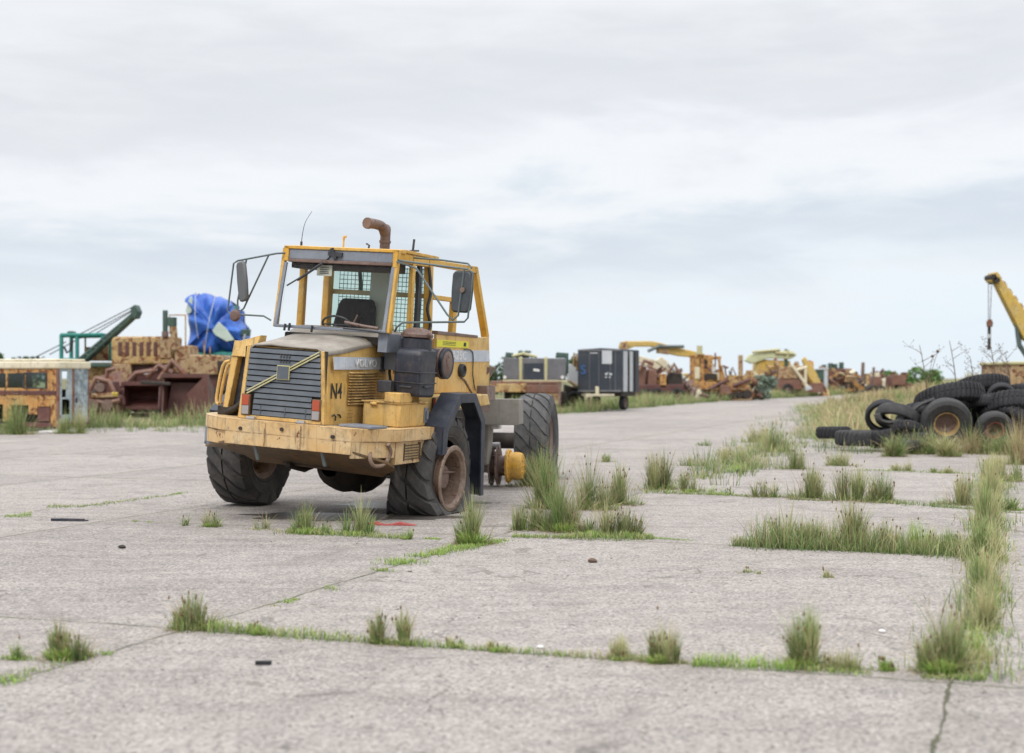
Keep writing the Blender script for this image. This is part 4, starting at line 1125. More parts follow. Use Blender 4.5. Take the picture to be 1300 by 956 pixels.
for q in [(225, 797, 345, 806, 420, .13, .06, 'strip', -.2), (345, 806, 560, 822, 300, .07, .035, 'strip', .2), (560, 822, 720, 833, 240, .06, .03, 'strip', .3), (720, 833, 900, 845, 260, .07, .035, 'pale', .1),
          (880, 844, 1010, 850, 420, .11, .05, 'lush', -.3), (1010, 850, 1250, 864, 520, .12, .06, 'strip', -.3),
          (0, 864, 30, 866, 500, .07, .10, 'lush', -.6), (0, 836, 45, 838, 300, .06, .04, 'lush', -.2), (0, 864, 130, 828, 160, .05, .05, 'strip', .3), (130, 831, 142, 831, 500, .05, .03, 'lush', -.9),
          (362, 766, 376, 760, 400, .04, .05, 'lush', -.9), (340, 770, 350, 768, 260, .03, .04, 'pale', -.9), (412, 748, 425, 747, 300, .03, .04, 'lush', -.6), (482, 726, 492, 724, 400, .05, .05, 'lush', -.9), (497, 718, 518, 712, 500, .05, .07, 'lush', -.9), (530, 708, 640, 686, 420, .08, .09, 'lush', -.4),
          (310, 672, 360, 674, 160, .05, .04, 'pale', -.2), (360, 676, 520, 684, 380, .07, .06, 'strip', -.4), (540, 684, 560, 685, 500, .05, .05, 'lush', -.9),
          (650, 682, 830, 684, 520, .10, .09, 'strip', -.9), (820, 683, 900, 687, 420, .07, .05, 'lush', -.5), (930, 692, 1250, 706, 800, .20, .12, 'mix', -.9), (950, 693, 1240, 706, 300, .34, .10, 'mixr', .3),
          (0, 638, 55, 638, 60, .03, .03, 'strip', .3), (5, 656, 40, 655, 260, .06, .10, 'lush', -.2), (60, 644, 110, 643, 240, .05, .08, 'strip', -.5), (110, 643, 230, 627, 100, .04, .05, 'strip', -.3), (168, 662, 176, 662, 300, .04, .05, 'lush', -.9), (186, 663, 196, 663, 200, .03, .04, 'strip', -.9), (222, 628, 228, 626, 300, .06, .06, 'lush', -.9),
          (820, 625, 1000, 632, 260, .08, .08, 'strip', -.5), (1000, 634, 1150, 640, 300, .11, .10, 'mix', -.9), (1150, 640, 1300, 652, 220, .07, .07, 'green', -.3),
          (950, 592, 1240, 602, 90, .07, .08, 'strip', 0), (930, 600, 950, 590, 150, .10, .10, 'lush', -.9),
          (1238, 860, 1262, 590, 120, .32, .09, 'pale', -.3), (1240, 866, 1262, 590, 170, .11, .13, 'strip', -.5), (1246, 800, 1258, 610, 70, .36, .08, 'mix', -.3), (1270, 716, 1300, 718, 160, .06, .06, 'green', -.2), (1200, 738, 1240, 735, 120, .05, .06, 'pale', 0),
          (820, 625, 1000, 560, 40, .16, .25, 'mix', -.2), (1000, 560, 1060, 530, 20, .25, .5, 'pale', -.9)]:
    strip(*q)
for k in range(95):     # scattered tufts where the long joint runs off towards the heap
    t_ = random.random(); px = 905+150*t_+random.gauss(0, 22); py = 604-66*t_+random.gauss(0, 7)
    if py < 524: continue
    q = gnd(px, py); g.tuft(q.x, q.y, .22, .2, random.uniform(.12, .5), 22, .012, random.choice(['mix', 'pale', 'green', 'mixr']), .3, hv=.7)
o = g.build('joint_grass', (0, 0, 0), kind='stuff'); tag(o, 'low grass and moss following the joints of the concrete slabs', 'grass')

# rough verge where the machines stand, and dry grass on the bank
g = Grass()
def inpoly(x, y, P):
    c = False; n = len(P)
    for i in range(n):
        x1, y1 = P[i]; x2, y2 = P[(i+1) % n]
        if (y1 > y) != (y2 > y) and x < (x2-x1)*(y-y1)/(y2-y1)+x1: c = not c
    return c


EDGE = [(-17, 44.6), (-9, 47.2), (2.2, 64.6), (13, 96.5), (47, 171), (118, 330)]
for i in range(len(EDGE)-1):
    (xa, ya), (xb, yb) = EDGE[i], EDGE[i+1]; L = math.hypot(xb-xa, yb-ya); nx, ny = -(yb-ya)/L, (xb-xa)/L
    for k in range(int(L*(16 if i < 4 else 2))):
        t = random.random(); off = abs(random.gauss(0, 2.0))-1.0; x = xa+(xb-xa)*t+nx*off; y = ya+(yb-ya)*t+ny*off
        sc = (.7+.5*math.sin(x*1.3+y*.7)+.3*random.random())
        if sc < .4: continue
        g.tuft(x, y, .28, .28, .85*sc, 13, .022, random.choice(['mix', 'green', 'pale', 'mixr', 'mix']), .35)
for k in range(520):
    x = random.uniform(-30, 2); y = random.uniform(45, 75)
    if inpoly(x, y, APRON): continue
    g.tuft(x, y, .3, .3, random.uniform(.25, .75), 12, .02, random.choice(['mix', 'green', 'pale', 'mixr']), .35)
for k in range(60):     # a few weeds standing on the edge of the apron at left
    x = random.uniform(-16, -8); y = random.uniform(41.5, 46)
    g.tuft(x, y, .16, .12, random.uniform(.12, .4), 12, .014, random.choice(['green', 'mix']), .35)
o = g.build('verge_grass', (0, 0, 0), kind='stuff'); tag(o, 'rough grass and weeds along the edge of the concrete below the scrap machines', 'grass')
g = Grass()
for k in range(6500):
    x = random.uniform(8.5, 62); y = 33.4+random.random()**1.5*75
    if inpoly(x, y, APRON): continue
    if abs((x/y*FX+650)-1200) > 190: continue
    hb = bank_h(x, y); z = max(0, hb-.17)
    g.tuft(x, y, .4, .4, random.uniform(.45, 1.0), 12, .018+.0004*y, random.choice(['dry', 'dry', 'pale', 'dry', 'mix']), .35, z=z)
for k in range(500):
    p = gnd(random.uniform(1035, 1320), random.uniform(541, 577))
    if p.y < 29.5 or (p.y < 33 and random.random() < .5): continue
    g.tuft(p.x, p.y, .2, .2, random.uniform(.15, .5), 12, .013, random.choice(['dry', 'pale', 'mix', 'green']), .4)
for k in range(420):    # strip between the apron and the bank
    t = random.random(); xa, ya = 8.2+t*9.5, 37+t*43+random.uniform(-2, 3)
    g.tuft(xa+random.gauss(.3, .7), ya, .3, .3, random.uniform(.2, .6), 12, .018, random.choice(['pale', 'mix', 'dry', 'green']), .4)
o = g.build('dry_grass', (0, 0, 0), kind='stuff'); tag(o, 'straw-coloured tall grass covering the bank behind the tyre heap', 'grass')

# brambly clumps low in front of the tyre heap
for (px, py, w_, h_, pal, lab) in [(1135, 580, 26, 34, 'mixr', 'dark tuft leaning against the lowest tyres, left part of the heap'), (1168, 577, 36, 52, 'mixr', 'tall brown-green tuft partly in front of the yellow-rimmed tyre'),
                                   (1238, 577, 66, 46, 'dry', 'sprawling brown dry grass below the red-rimmed tyre'), (1206, 580, 24, 40, 'pale', 'pale tuft between the two rimmed tyres'), (1276, 578, 34, 44, 'mixr', 'tuft right of the sprawling dry grass by the heap')]:
    clump(px, py, w_, h_, 360, lab, pal, lean=.5, heads=.1, bw=.007, group='tufts growing against the tyre heap')

# hedges and distant trees made of leaf clumps
def leafy(name, x, y, w, h, d, n, base, label, cat, group=None, z0=0, sz=.28, stem=True):
    t = thing(name, (x, y, 0), label, cat, group)
    s = Grass(); lobes = [(random.uniform(-.42, .42)*w, random.uniform(-.4, .4)*d, z0+h*random.uniform(.25, .78), random.uniform(.16, .30)*min(w, h*1.4)) for _ in range(max(6, int(w*1.3)))]
    for i in range(n):
        L = random.choice(lobes); a = random.uniform(0, 2*PI); e = math.acos(random.uniform(-1, 1)); r = L[3]*random.uniform(.55, 1.12)
        c = V((x+L[0]+r*math.sin(e)*math.cos(a), y+L[1]+r*math.sin(e)*math.sin(a), max(.05, min(z0+h, L[2]+r*math.cos(e)))))
        u = V((random.gauss(0, 1), random.gauss(0, 1), random.gauss(0, .6))).normalized(); v = u.cross(V((random.gauss(0, 1), random.gauss(0, 1), random.gauss(0, 1)))).normalized()
        q = sz*random.uniform(.5, 1.2); k = random.uniform(.55, 1.35); m = len(s.v)
        s.v += [tuple(c+u*q), tuple(c+v*q*.6), tuple(c-u*q), tuple(c-v*q*.6)]; s.c += [[base[j]*k for j in range(3)]]*4; s.f.append((m, m+1, m+2, m+3))
    o = s.build('crown', (x, y, 0), 'leaf'); o.location = (0, 0, 0); o.parent = t
    if stem:
        b = MB()
        for k in range(max(1, int(w/2.5))):
            bx = x+random.uniform(-.3, .3)*w*(1 if w > 3 else .2); b.tube([(bx, y, -.05), (bx+.1, y, h*.3), (bx-.1, y+.1, h*.65)], [.12, .04], 6)
        b.build('trunk', 'bark', t)
    return t


for (px, w_, h_, D, lab) in [(1128, 7, 2.5, 205, 'low green bush beyond the far end of the machine row'), (1158, 8.5, 3.0, 198, 'taller bright green bush right of the low one at the end of the row'), (1101, 8, 2.3, 215, 'dull green bush just behind the maroon hopper at the end of the row')]:
    p = at(px, 480, D); leafy('bush', p.x, p.y, w_, h_, 4, 2600, (.12, .22, .06), lab, 'bush', 'bushes at the end of the machine row', sz=.32)
for (px, w_, h_, D, lab) in [(42, 5, 3.8, 150, 'small distant tree showing above the cream van roof'), (2, 4, 5.0, 150, 'dark tree top at the left picture edge above the van roof'), (740, 5, 4.2, 130, 'bush top showing above the dark box trailer'), (640, 5, 4.2, 140, 'tree top showing between the cab and the crate stack')]:
    p = at(px, 480, D); leafy('tree', p.x, p.y, w_, h_, 3, 900, (.045, .095, .03), lab, 'tree', 'distant trees behind the machines', sz=.3)
p = at(967, 480, 104); leafy('bush', p.x, p.y, 2.9, 1.7, 2, 900, (.20, .25, .19), 'grey-green bush between the orange grader and the scrap booms', 'bush', sz=.2)

# ================================================================== machines in the background
class BG:
    """side-on machine standing at distance D; outlines are read off the picture and get real depth"""
    def __init__(s, name, D, px, label, cat, group='rusting machines standing along the concrete'):
        s.D = D; p = at(px, 480, D); s.t = thing(name, (p.x, D, 0), label, cat, group)

    def Q(s, pts, D=None): return [((x-650)*(D or s.D)/FX, CH-(y-HY)*(D or s.D)/FX) for x, y in pts]

    def slab(s, name, pts, mat, y0=0, y1=1, parent=None, bev=.03, **k):
        b = MB(); ps = pts if isinstance(pts[0][0], (tuple, list)) else [pts]
        for q in ps: b.prism(s.Q(q), 1, s.D+y0, s.D+y1)
        return b.build(name, mat, parent or s.t, bev, **k)

    def tubes(s, name, lines, mat, r=.05, y=0, parent=None, n=7):
        b = MB()
        for l in lines:
            yy = y
            if isinstance(l[0], (int, float)): yy, l = l[0], l[1:]
            b.tube([(q[0], s.D+yy, q[1]) for q in s.Q(l)], r, n)
        return b.build(name, mat, parent or s.t)

    def wheel(s, px, py, rpx, mat='rubber2', rim='rust', y=0, W=.45, flat=False):
        r = rpx*s.D/FX; q = s.Q([(px, py)])[0]
        X = Matrix.Translation((q[0], s.D+y, q[1])) @ Matrix.Rotation(PI, 4, 'Z')
        w = rim_mb(X, r*.5, W, n=16).build('wheel', rim, s.t)
        tyre_mb(X, r, W, r*.5, nl=16, lh=.04, n=20).build('tyre', mat, w)

    def track(s, x0, x1, yt, yb, y0=-.1, y1=.45, mat='rust'):
        """crawler track: plates round a long loop with rollers"""
        D = s.D; k = D/FX; h = (yb-yt)*k/2; xa, xb = (x0-650)*k+h, (x1-650)*k-h; zc = CH-((yt+yb)/2-HY)*k
        loop = []; n = 10
        for i in range(n+1): a = PI/2+PI*i/n; loop.append((xa+h*math.cos(a), zc+h*math.sin(a)))
        for i in range(n+1): a = -PI/2+PI*i/n; loop.append((xb+h*math.cos(a), zc+h*math.sin(a)))
        inn = [(x+(xa-x)*.0 if 0 else (x*.0+x), z) for x, z in loop]
        b = MB(); m = len(loop); i2 = []
        for x, z in loop:
            cx = xa if x < xa else (xb if x > xb else x); i2.append((cx+(x-cx)*.82, zc+(z-zc)*.82))
        for i in range(m):
            j = (i+1) % m; b.prism([loop[i], loop[j], i2[j], i2[i]], 1, D+y0, D+y1)
        tot = 2*(xb-xa)+2*PI*h; c = 0
        for i in range(m):
            j = (i+1) % m; L = math.hypot(loop[j][0]-loop[i][0], loop[j][1]-loop[i][1]); q = 0
            while q < L:
                f = q/L; x = loop[i][0]+(loop[j][0]-loop[i][0])*f; z = loop[i][1]+(loop[j][1]-loop[i][1])*f
                b.box(x-.035, x+.035, D+y0-.02, D+y1+.02, z-.03, z+.03); q += .22
        tr = b.build('track', mat, s.t)
        b = MB(); nn = max(3, int((xb-xa)/.5))
        for i in range(nn+1): x = xa+(xb-xa)*i/nn; b.cyl((x, D+y0+.03, zc-h*.35), (x, D+y1-.03, zc-h*.35), h*.42, n=12)
        b.box(xa, xb, D+y0+.06, D+y1-.06, zc-h*.3, zc+h*.3); b.cyl((xa, D+y0+.02, zc), (xa, D+y1-.02, zc), h*.75, n=16); b.cyl((xb, D+y0+.02, zc), (xb, D+y1-.02, zc), h*.75, n=16)
        b.build('track_roller', 'dark', tr)


# --- rusty van body at the left edge (turned a little)
C0 = at(72, 548, 42.4)
SX = V((.955, -.295, 0)); SY = V((.43, .90, 0)).normalized()
VX = basis((C0.x, C0.y, 0), SX, SY, V((0, 0, 1)))
t = thing('van_body', (C0.x-1, C0.y+.8, 0), 'abandoned rusty orange van body with a cream roof and peeling grey rear doors', 'van body')
def vb(): return MB(VX)
b = vb()    # side wall around two windows
for a in ((-4.2, 0, 1.74, 1.90), (-4.2, 0, .95, 1.30), (-.34, 0, 1.30, 1.74), (-1.16, -1.10, 1.30, 1.74), (-4.2, -2.4, 1.30, 1.74), (-1.8, -1.74, 1.30, 1.74)): b.box(a[0], a[1], 0, .05, a[2], a[3])
b.box(-4.2, -2.3, 0, .05, .28, .95); b.box(-1.9, -1.6, 0, .05, .28, .95); b.box(-1.6, -1.0, 0, .05, .78, .95); b.box(-2.3, -1.9, 0, .05, .80, .95); b.box(-1.0, -.68, 0, .05, .50, .95); b.box(-.22, 0, 0, .05, .15, .95); b.box(-.68, -.22, 0.01, .05, .74, .95)
b.build('side_panel', 'orange', t, .012)
b = vb(); b.box(-.66, -.24, -.006, .03, .30, .72); b.box(-1.5, -.1, .0, .06, .12, .26); b.build('rusty_hatch', 'maroon', t, .01)
b = vb(); b.box(-2.2, -.02, -.03, 0, 1.10, 1.22); b.build('side_trim', 'maroon', t, .008)
b = vb()
for (x0, x1) in ((-1.10, -.36), (-1.72, -1.18), (-2.4, -1.8)): b.box(x0, x1, .02, .028, 1.30, 1.74)
b.build('side_window', 'greeng', t)
b = vb()
for x in (-1.14, -.36): b.tube([(x, -.01, 1.29), (x, -.01, 1.75)], .03, 6)
b.tube([(-1.14, -.01, 1.30), (-.36, -.01, 1.30)], .018, 6); b.tube([(-1.14, -.01, 1.75), (-.36, -.01, 1.75)], .025, 6)
b.build('window_rubber', 'black', t)
b = vb(); b.prism([(-4.3, -.06), (.03, -.06), (.10, 0), (.10, 1.34), (0, 1.43), (-4.3, 1.43)], 2, 1.88, 2.10); b.prism([(-4.3, .05), (-.05, .05), (-.05, 1.3), (-4.3, 1.3)], 2, 2.10, 2.18); b.build('roof', 'cream', t, .05)
b = vb(); b.box(-.01, .06, -.02, .06, .05, 1.93); b.box(-.01, .05, .60, .70, .2, 1.93); b.box(-.01, .05, 1.28, 1.34, .2, 1.93); b.build('corner_post', 'brownred', t, .012)
b = vb(); b.box(0, .04, .08, .18, .25, 1.9); b.box(0, .04, .52, .60, .25, 1.9); b.box(0, .04, .18, .52, .25, .50); b.box(0, .04, .18, .52, .96, 1.02); b.box(0, .04, .18, .52, 1.80, 1.9)
b.prism([(.34, 1.02), (.52, .9), (.52, 1.80), (.42, 1.80)], 0, .01, .03)
d = b.build('rear_door', 'peel', t, .01)
b = vb(); b.box(0, .05, .71, 1.27, .25, 1.9); b.box(.05, .062, .78, 1.2, .4, .95); b.box(.05, .062, .78, 1.2, 1.1, 1.75); d = b.build('rear_door', 'peel2', t, .01)
b = vb(); b.box(.05, .08, .74, .77, .85, 1.0); b.build('door_handle', 'dark', d)
b = vb(); b.box(-4.2, -2.0, 1.30, 1.34, .3, 1.88); b.box(-2.0, 0, 1.30, 1.34, .3, 1.25); b.box(-4.2, -.02, .05, 1.3, .22, .28); b.build('inner_wall', 'dark', t)
b = vb()
b.box(-1.6, -.6, .4, 1.2, .3, 1.0); b.build('inner_seat', 'dark', t, .05)
b = MB(); b.prism([(-13.9, 41.6), (-13.2, 41.3), (-12.9, 42.2), (-13.8, 42.3)], 2, .01, .05); o = b.build('board', 'white', None, loc=(-13.4, 41.8, 0)); tag(o, 'pale flat board lying on the ground below the van body', 'board')

# --- teal lattice crane
m = BG('lattice_crane', 62, 110, 'teal scrap crane with a dark green boom rising to the right, behind the van body', 'crane')
cf = m.tubes('cab_frame', [((78, 458), (78, 425)), ((98, 458), (98, 425)), ((78, 426), (130, 425)), ((78, 457), (98, 457)), ((130, 425), (130, 440))], 'teal', .09)
m.tubes('rear_cab_frame', [((78, 458), (78, 425)), ((128, 458), (128, 425)), ((78, 426), (130, 425))], 'teal', .09, 1.4)
m.slab('cab_roof', [(77, 427), (131, 426), (131, 423), (77, 423)], 'teal', -.1, 1.5)
m.slab('cab_wall', [(99, 458), (130, 458), (130, 428), (122, 428), (122, 440), (101, 440), (101, 428), (99, 428)], 'sand', .9, 1.0)
m.slab('roof_hatch', [(82, 424), (92, 424), (90, 420), (84, 420)], 'dgreen', .2, .7)
m.tubes('loose_hose', [((82, 440), (86, 448), (90, 445), (92, 432))], 'black', .05, -.1)
bm = []
ax, ay, bx_, by_ = 100, 458, 172, 397
for (dy, yy) in ((0, -.25), (9, -.25), (0, .3), (9, .3)): bm.append((yy, (ax, ay+dy*.9), (bx_, by_+dy*.4)))
for i in range(14):
    f = i/14; f2 = (i+1)/14; u0 = (ax+(bx_-ax)*f, ay+(by_-ay)*f+(9*.9*(1-f)+3.6*f)*(i % 2)); u1 = (ax+(bx_-ax)*f2, ay+(by_-ay)*f2+(9*.9*(1-f2)+3.6*f2)*((i+1) % 2))
    bm.append((-.25, u0, u1)); bm.append((.3, u0, u1))
jib = m.tubes('boom', bm, 'dgreen', .065, 0)
m.slab('boom_panel', [(104, 455), (108, 457), (172, 402), (171, 398)], 'dgreen', -.1, .15, jib)
m.slab('boom_head', [(168, 391), (174, 387), (178, 396), (175, 404), (171, 405), (169, 399)], 'dgreen', -.35, .4, jib)
m.tubes('pendant_cable', [(-.2, (170, 390), (104, 424)), (.25, (172, 391), (118, 424)), (0, (84, 434), (20, 466)), (.3, (168, 392), (60, 450))], 'cable', .022)
m.slab('house', [(96, 500), (150, 500), (150, 466), (140, 460), (96, 460)], 'oldyel', .2, 2.2)
m.slab('deck_beam', [(104, 466), (162, 466), (162, 461), (104, 461)], 'dgreen', -.3, .1)
m.track(60, 142, 504, 527)

# --- scrap axles and engines in front of the crane
m = BG('engine_block', 57, 128, 'heap-like rusty engine and gearbox standing between the van body and the bucket loaders', 'scrap engine', 'scrap parts lying on the left verge')
m.slab('crankcase', [[(110, 528), (148, 528), (150, 505), (140, 498), (118, 500), (110, 510)], [(120, 500), (145, 500), (142, 484), (126, 482)]], 'maroon', 0, 1.1, bev=.06)
m.slab('side_plate', [(108, 506), (150, 504), (150, 498), (108, 500)], 'sand', -.1, .1)
m.tubes('pipe', [((112, 498), (122, 480), (138, 484), (146, 500)), ((106, 520), (116, 508), (134, 512), (152, 508)), (.5, (130, 484), (132, 470), (142, 468))], 'brownred', .10)
b = MB()
for (x, y, r) in ((118, 515, 8), (137, 514, 7), (128, 492, 6)):
    q = m.Q([(x, y)])[0]; b = MB(); b.cyl((q[0], m.D-.12, q[1]), (q[0], m.D+.1, q[1]), r*m.D/FX, n=14); b.build('pulley', 'rust', m.t)

# --- crawler loader with small bucket
m = BG('crawler_loader', 61, 178, 'rusty yellow crawler loader with a dark exhaust stack and its small maroon bucket down', 'loader')
m.slab('bonnet', [[(141, 463), (218, 463), (220, 427), (146, 427), (141, 431)]], 'oldyel', 0, 1.7, bev=.08)
m.slab('bonnet_panel', [(203, 455), (218, 455), (218, 428), (203, 428)], 'sand', -.06, .3); m.slab('side_door', [(142, 500), (170, 500), (166, 462), (142, 462)], 'sand', -.06, .3)
m.slab('louvre', [[(150+i*9, 452), (155+i*9, 452), (155+i*9, 434), (150+i*9, 434)] for i in range(6)], 'maroon', -.03, .05)
m.slab('frame', [(144, 508), (215, 508), (215, 470), (196, 462), (150, 462)], 'maroon', .3, 1.5, bev=.05)
m.tubes('exhaust_stack', [((210, 428), (210, 394))], 'dgreen', .115); m.tubes('exhaust_collar', [((210, 428), (210, 421))], 'rust', .15)
for l in ((-.4, (190, 478), (205, 464), (222, 474)), (-.4, (158, 492), (176, 474), (204, 470)), (1.9, (190, 478), (205, 464), (222, 474))): m.tubes('lift_arm', [l], 'brownred', .13)
m.slab('lamp_panel', [(186, 476), (196, 476), (196, 470), (186, 470)], 'ligrey', -.5, -.4)
m.track(146, 214, 500, 527)
b = MB()    # open bucket: curved back, two sides, lip
X0 = at(157, 500, 58.5); k = 58.5/FX
def bucket(b, x0, x1, yt, yb, D, dep, lipdrop=4):
    k = D/FX; zt = CH-(yt-HY)*k; zb = CH-(yb-HY)*k; h = zt-zb; xa = (x0-650)*k; xb = (x1-650)*k; n = 8
    pr = [(dep*math.sin(PI*i/n)**.8, zt-h*i/n) for i in range(n+1)]; pr[0] = (0, zt); pr[-1] = (-dep*.25, zb)
    for i in range(n):
        (d0, z0), (d1, z1) = pr[i], pr[i+1]
        b.hexa([(xa, D+d0, z0), (xb, D+d0, z0), (xb, D+d0+.06, z0), (xa, D+d0+.06, z0)], [(xa, D+d1, z1), (xb, D+d1, z1), (xb, D+d1+.06, z1), (xa, D+d1+.06, z1)])
    for x in (xa, xb-.06): b.prism([(D+d, z) for d, z in pr], 0, x, x+.06)
    b.beam((xa-.05, D-.02, zt), (xb+.05, D-.02, zt), .14, .16); b.beam((xa-.02, D-dep*.25, zb), (xb+.02, D-dep*.25, zb), .05, .12)
bucket(b, 156, 204, 487, 518, 58.5, 1.0); b.build('bucket', 'maroon', m.t, .015)

# --- wheel loader with big bucket
m = BG('wheel_loader', 60.5, 250, 'rusty wheel loader with the big dark maroon bucket, just left of the truck', 'loader')
m.slab('body', [[(221, 474), (242, 474), (240, 438), (222, 440)], [(240, 476), (286, 476), (284, 451), (240, 450)]], 'sand', 0, 1.8, bev=.06)
m.slab('engine_guard', [(232, 506), (284, 506), (285, 474), (232, 474)], 'maroon', .2, 1.6)
m.tubes('orange_stack', [((221, 444), (221, 424), (219, 408))], 'sand', .16); m.tubes('stack_cap', [((219, 414), (219, 403))], 'dgreen', .2)
m.slab('dark_opening', [(276, 474), (286, 474), (286, 458), (276, 458)], 'dark', -.03, .1)
m.tubes('handrail', [((236, 448), (236, 400)), ((260, 452), (259, 432)), ((267, 452), (267, 440)), ((216, 424), (216, 400), (236, 400))], 'orange', .03, -.05)
for l in ((-.5, (206, 482), (222, 458), (240, 478)), (.8, (206, 482), (222, 458), (240, 478))): m.tubes('lift_arm', [l], 'brownred', .13)
m.wheel(240, 510, 20, y=-.1, W=.5); m.wheel(282, 510, 20, y=-.1, W=.5)
b = MB(); bucket(b, 207, 264, 477, 531, 56.5, 1.3)
k = 56.5/FX
b.prism([((250-650)*k, CH-(533-HY)*k), ((268-650)*k, CH-(526-HY)*k), ((266-650)*k, CH-(474-HY)*k), ((240-650)*k, CH-(500-HY)*k)], 1, 56.1, 56.25)
b.prism([((207-650)*k, CH-(533-HY)*k), ((255-650)*k, CH-(533-HY)*k), ((250-650)*k, CH-(486-HY)*k), ((215-650)*k, CH-(486-HY)*k)], 1, 56.9, 57.0)
b.build('bucket', 'maroon', m.t, .015)
m.slab('bucket_edge', [(212, 487), (247, 489), (247, 485), (212, 483)], 'dark', -4.3, -4.1)

# --- teal machine under a blue tarpaulin
m = BG('covered_excavator', 66, 272, 'teal excavator cab and deck showing below the blue tarpaulin', 'excavator')
m.slab('deck', [(236, 470), (300, 470), (300, 447), (236, 447)], 'teal', 0, 2.2, bev=.05)
m.slab('cab', [(243, 450), (298, 450), (292, 386), (250, 384)], 'teal', .3, 1.9)
m.slab('undercarriage', [(245, 500), (290, 500), (290, 470), (245, 470)], 'dark', .3, 1.8)
m.track(238, 302, 496, 523)
m.tubes('beacon_post', [((306, 450), (311, 424))], 'ligrey', .05, 0); m.slab('beacon', [(305, 426), (316, 426), (317, 418), (306, 418)], 'dgreen', 0, .4)
t = thing('tarpaulin', (at(272, 480, 66).x, 66, 0), 'crumpled bright blue tarpaulin draped over the cab of the teal excavator', 'tarpaulin')
OUT = [(233, 440), (236, 400), (234, 380), (242, 371), (262, 373), (286, 379), (296, 392), (303, 396), (308, 420), (313, 438), (306, 446), (288, 450), (262, 451), (240, 447)]
b = MB(); k = 66/FX; cx = (272-650)*k; cz = CH-(415-HY)*k; nr, na = 22, 150
def outl(a):
    f = a/(2*PI)*len(OUT); i = int(f) % len(OUT); g_ = f-int(f); p, q = OUT[i], OUT[(i+1) % len(OUT)]
    return ((p[0]+(q[0]-p[0])*g_-650)*k, CH-(p[1]+(q[1]-p[1])*g_-HY)*k)
def tarp(u, v):
    a = v*2*PI; ox, oz = outl(a % (2*PI-1e-6)); s_ = math.sin(u*PI/2)
    fold = .22*abs(math.sin(a*3.5+u*2))+.18*math.sin(a*4-u*4+1)+.12*abs(math.sin(a*6.5-u*2))+.04*math.sin(a*17+u*3)-.15
    x = cx+(ox-cx)*s_; z = cz+(oz-cz)*s_
    d = 67-(1.25*math.cos(u*PI/2)**.6+fold*(.25+u)*1.1)
    rg = max(0, u-.8)*5*(.05*math.sin(a*11)+.04*math.sin(a*19+1))
    return (x+.07*math.sin(a*11)+rg*math.cos(a), d, z+.06*math.cos(a*13+u*4)+rg)
b.grid(tarp, nr, na)
b.grid(lambda u, v: (lambda p: (p[0], 2*67.0-p[1]+.3, p[2]))(tarp(u, v)), nr, na)
b.build('cover', 'tarp', t, smooth=60)
b = MB(); b.prism([((x-650)*k, CH-(y-HY)*k) for x, y in ((272, 420), (280, 409), (290, 418), (300, 432), (290, 434), (276, 426))], 1, 65.55, 65.60); b.build('patch', 'paleg', t, .02)
b = MB(); b.prism([((x-650)*k, CH-(y-HY)*k) for x, y in ((236, 394), (242, 376), (245, 378), (244, 396), (238, 400))], 1, 65.9, 66.0); b.build('patch', 'paleg', t, .02)
b = MB()
for (xa, ya, xb, yb) in ((250, 373, 254, 430), (275, 376, 262, 448)): b.tube([((xa-650)*k, 65.75, CH-(ya-HY)*k), ((.5*(xa+xb)-650)*k, 65.3, CH-(.5*(ya+yb)-HY)*k), ((xb-650)*k, 65.6, CH-(yb-HY)*k)], .02, 5, 4)
b.build('rope', 'ligrey', t)

# --- flatbed with crates, right of the cab
m = BG('flatbed_trailer', 66, 676, 'rusty flatbed trailer carrying the grey crate, seen end-on behind the rear tyre of the truck', 'trailer')
m.slab('deck_beam', [[(622, 498), (668, 498), (668, 487), (622, 487)]], 'oldyel', -.1, .1)
m.slab('deck', [[(622, 488), (713, 487), (713, 484), (622, 484)], [(668, 499), (712, 499), (712, 488), (668, 488)]], 'brownred', -.05, 7)
m.slab('end_plate', [[(690, 514), (711, 514), (711, 488), (690, 488)]], 'sand', 0, .12)
m.slab('corner_post', [[(708, 515), (712, 515), (713, 484), (709, 484)], [(684, 500), (687, 500), (687, 487), (684, 487)]], 'rust', -.08, 0)
m.slab('underframe', [(640, 512), (720, 512), (720, 498), (640, 498)], 'dark', .8, 6)
for yy in (1.5, 3.0): m.wheel(652, 514, 14, y=yy); m.wheel(704, 514, 14, y=yy)
c = BG('crate', 66.6, 678, 'long grey-panelled crate with olive posts standing on the flatbed trailer', 'crate', None)
c.slab('crate_panel', [(638, 482), (718, 484), (719, 455), (639, 454)], 'crate', .0, 2.4)
c.slab('crate_post', [[(659, 484), (663, 484), (663, 453), (659, 453)], [(691, 484), (695, 484), (695, 453), (691, 453)], [(638, 485), (720, 486), (720, 483), (638, 482)]], 'olive', -.07, 0)
c.slab('door_panel', [(665, 483), (690, 483), (690, 461), (665, 461)], 'contain', -.03, 0)
c.slab('label_plate', [[(677, 471), (685, 472), (685, 469), (677, 468)]], 'white', -.05, -.03)
b = MB()
for (x, y) in ((641, 479), (714, 479)):
    q = c.Q([(x, y)])[0]; b = MB(); b.cyl((q[0], c.D-.08, q[1]), (q[0], c.D, q[1]), .08, n=12); b.build('reflector', 'white', c.t)
c = BG('machine_part', 67, 664, 'dark green hydraulic parts piled on the left of the crate top', 'machine part', None)
c.slab('block', [[(641, 454), (652, 454), (652, 448), (642, 447)], [(654, 454), (672, 454), (674, 449), (662, 446), (655, 450)]], 'dgreen', .2, 1.2); c.tubes('pipe', [((650, 452), (664, 449), (682, 453))], 'olive', .07, .1)
c = BG('machine_part', 67, 712, 'dark green box on the right end of the crate top', 'machine part', None)
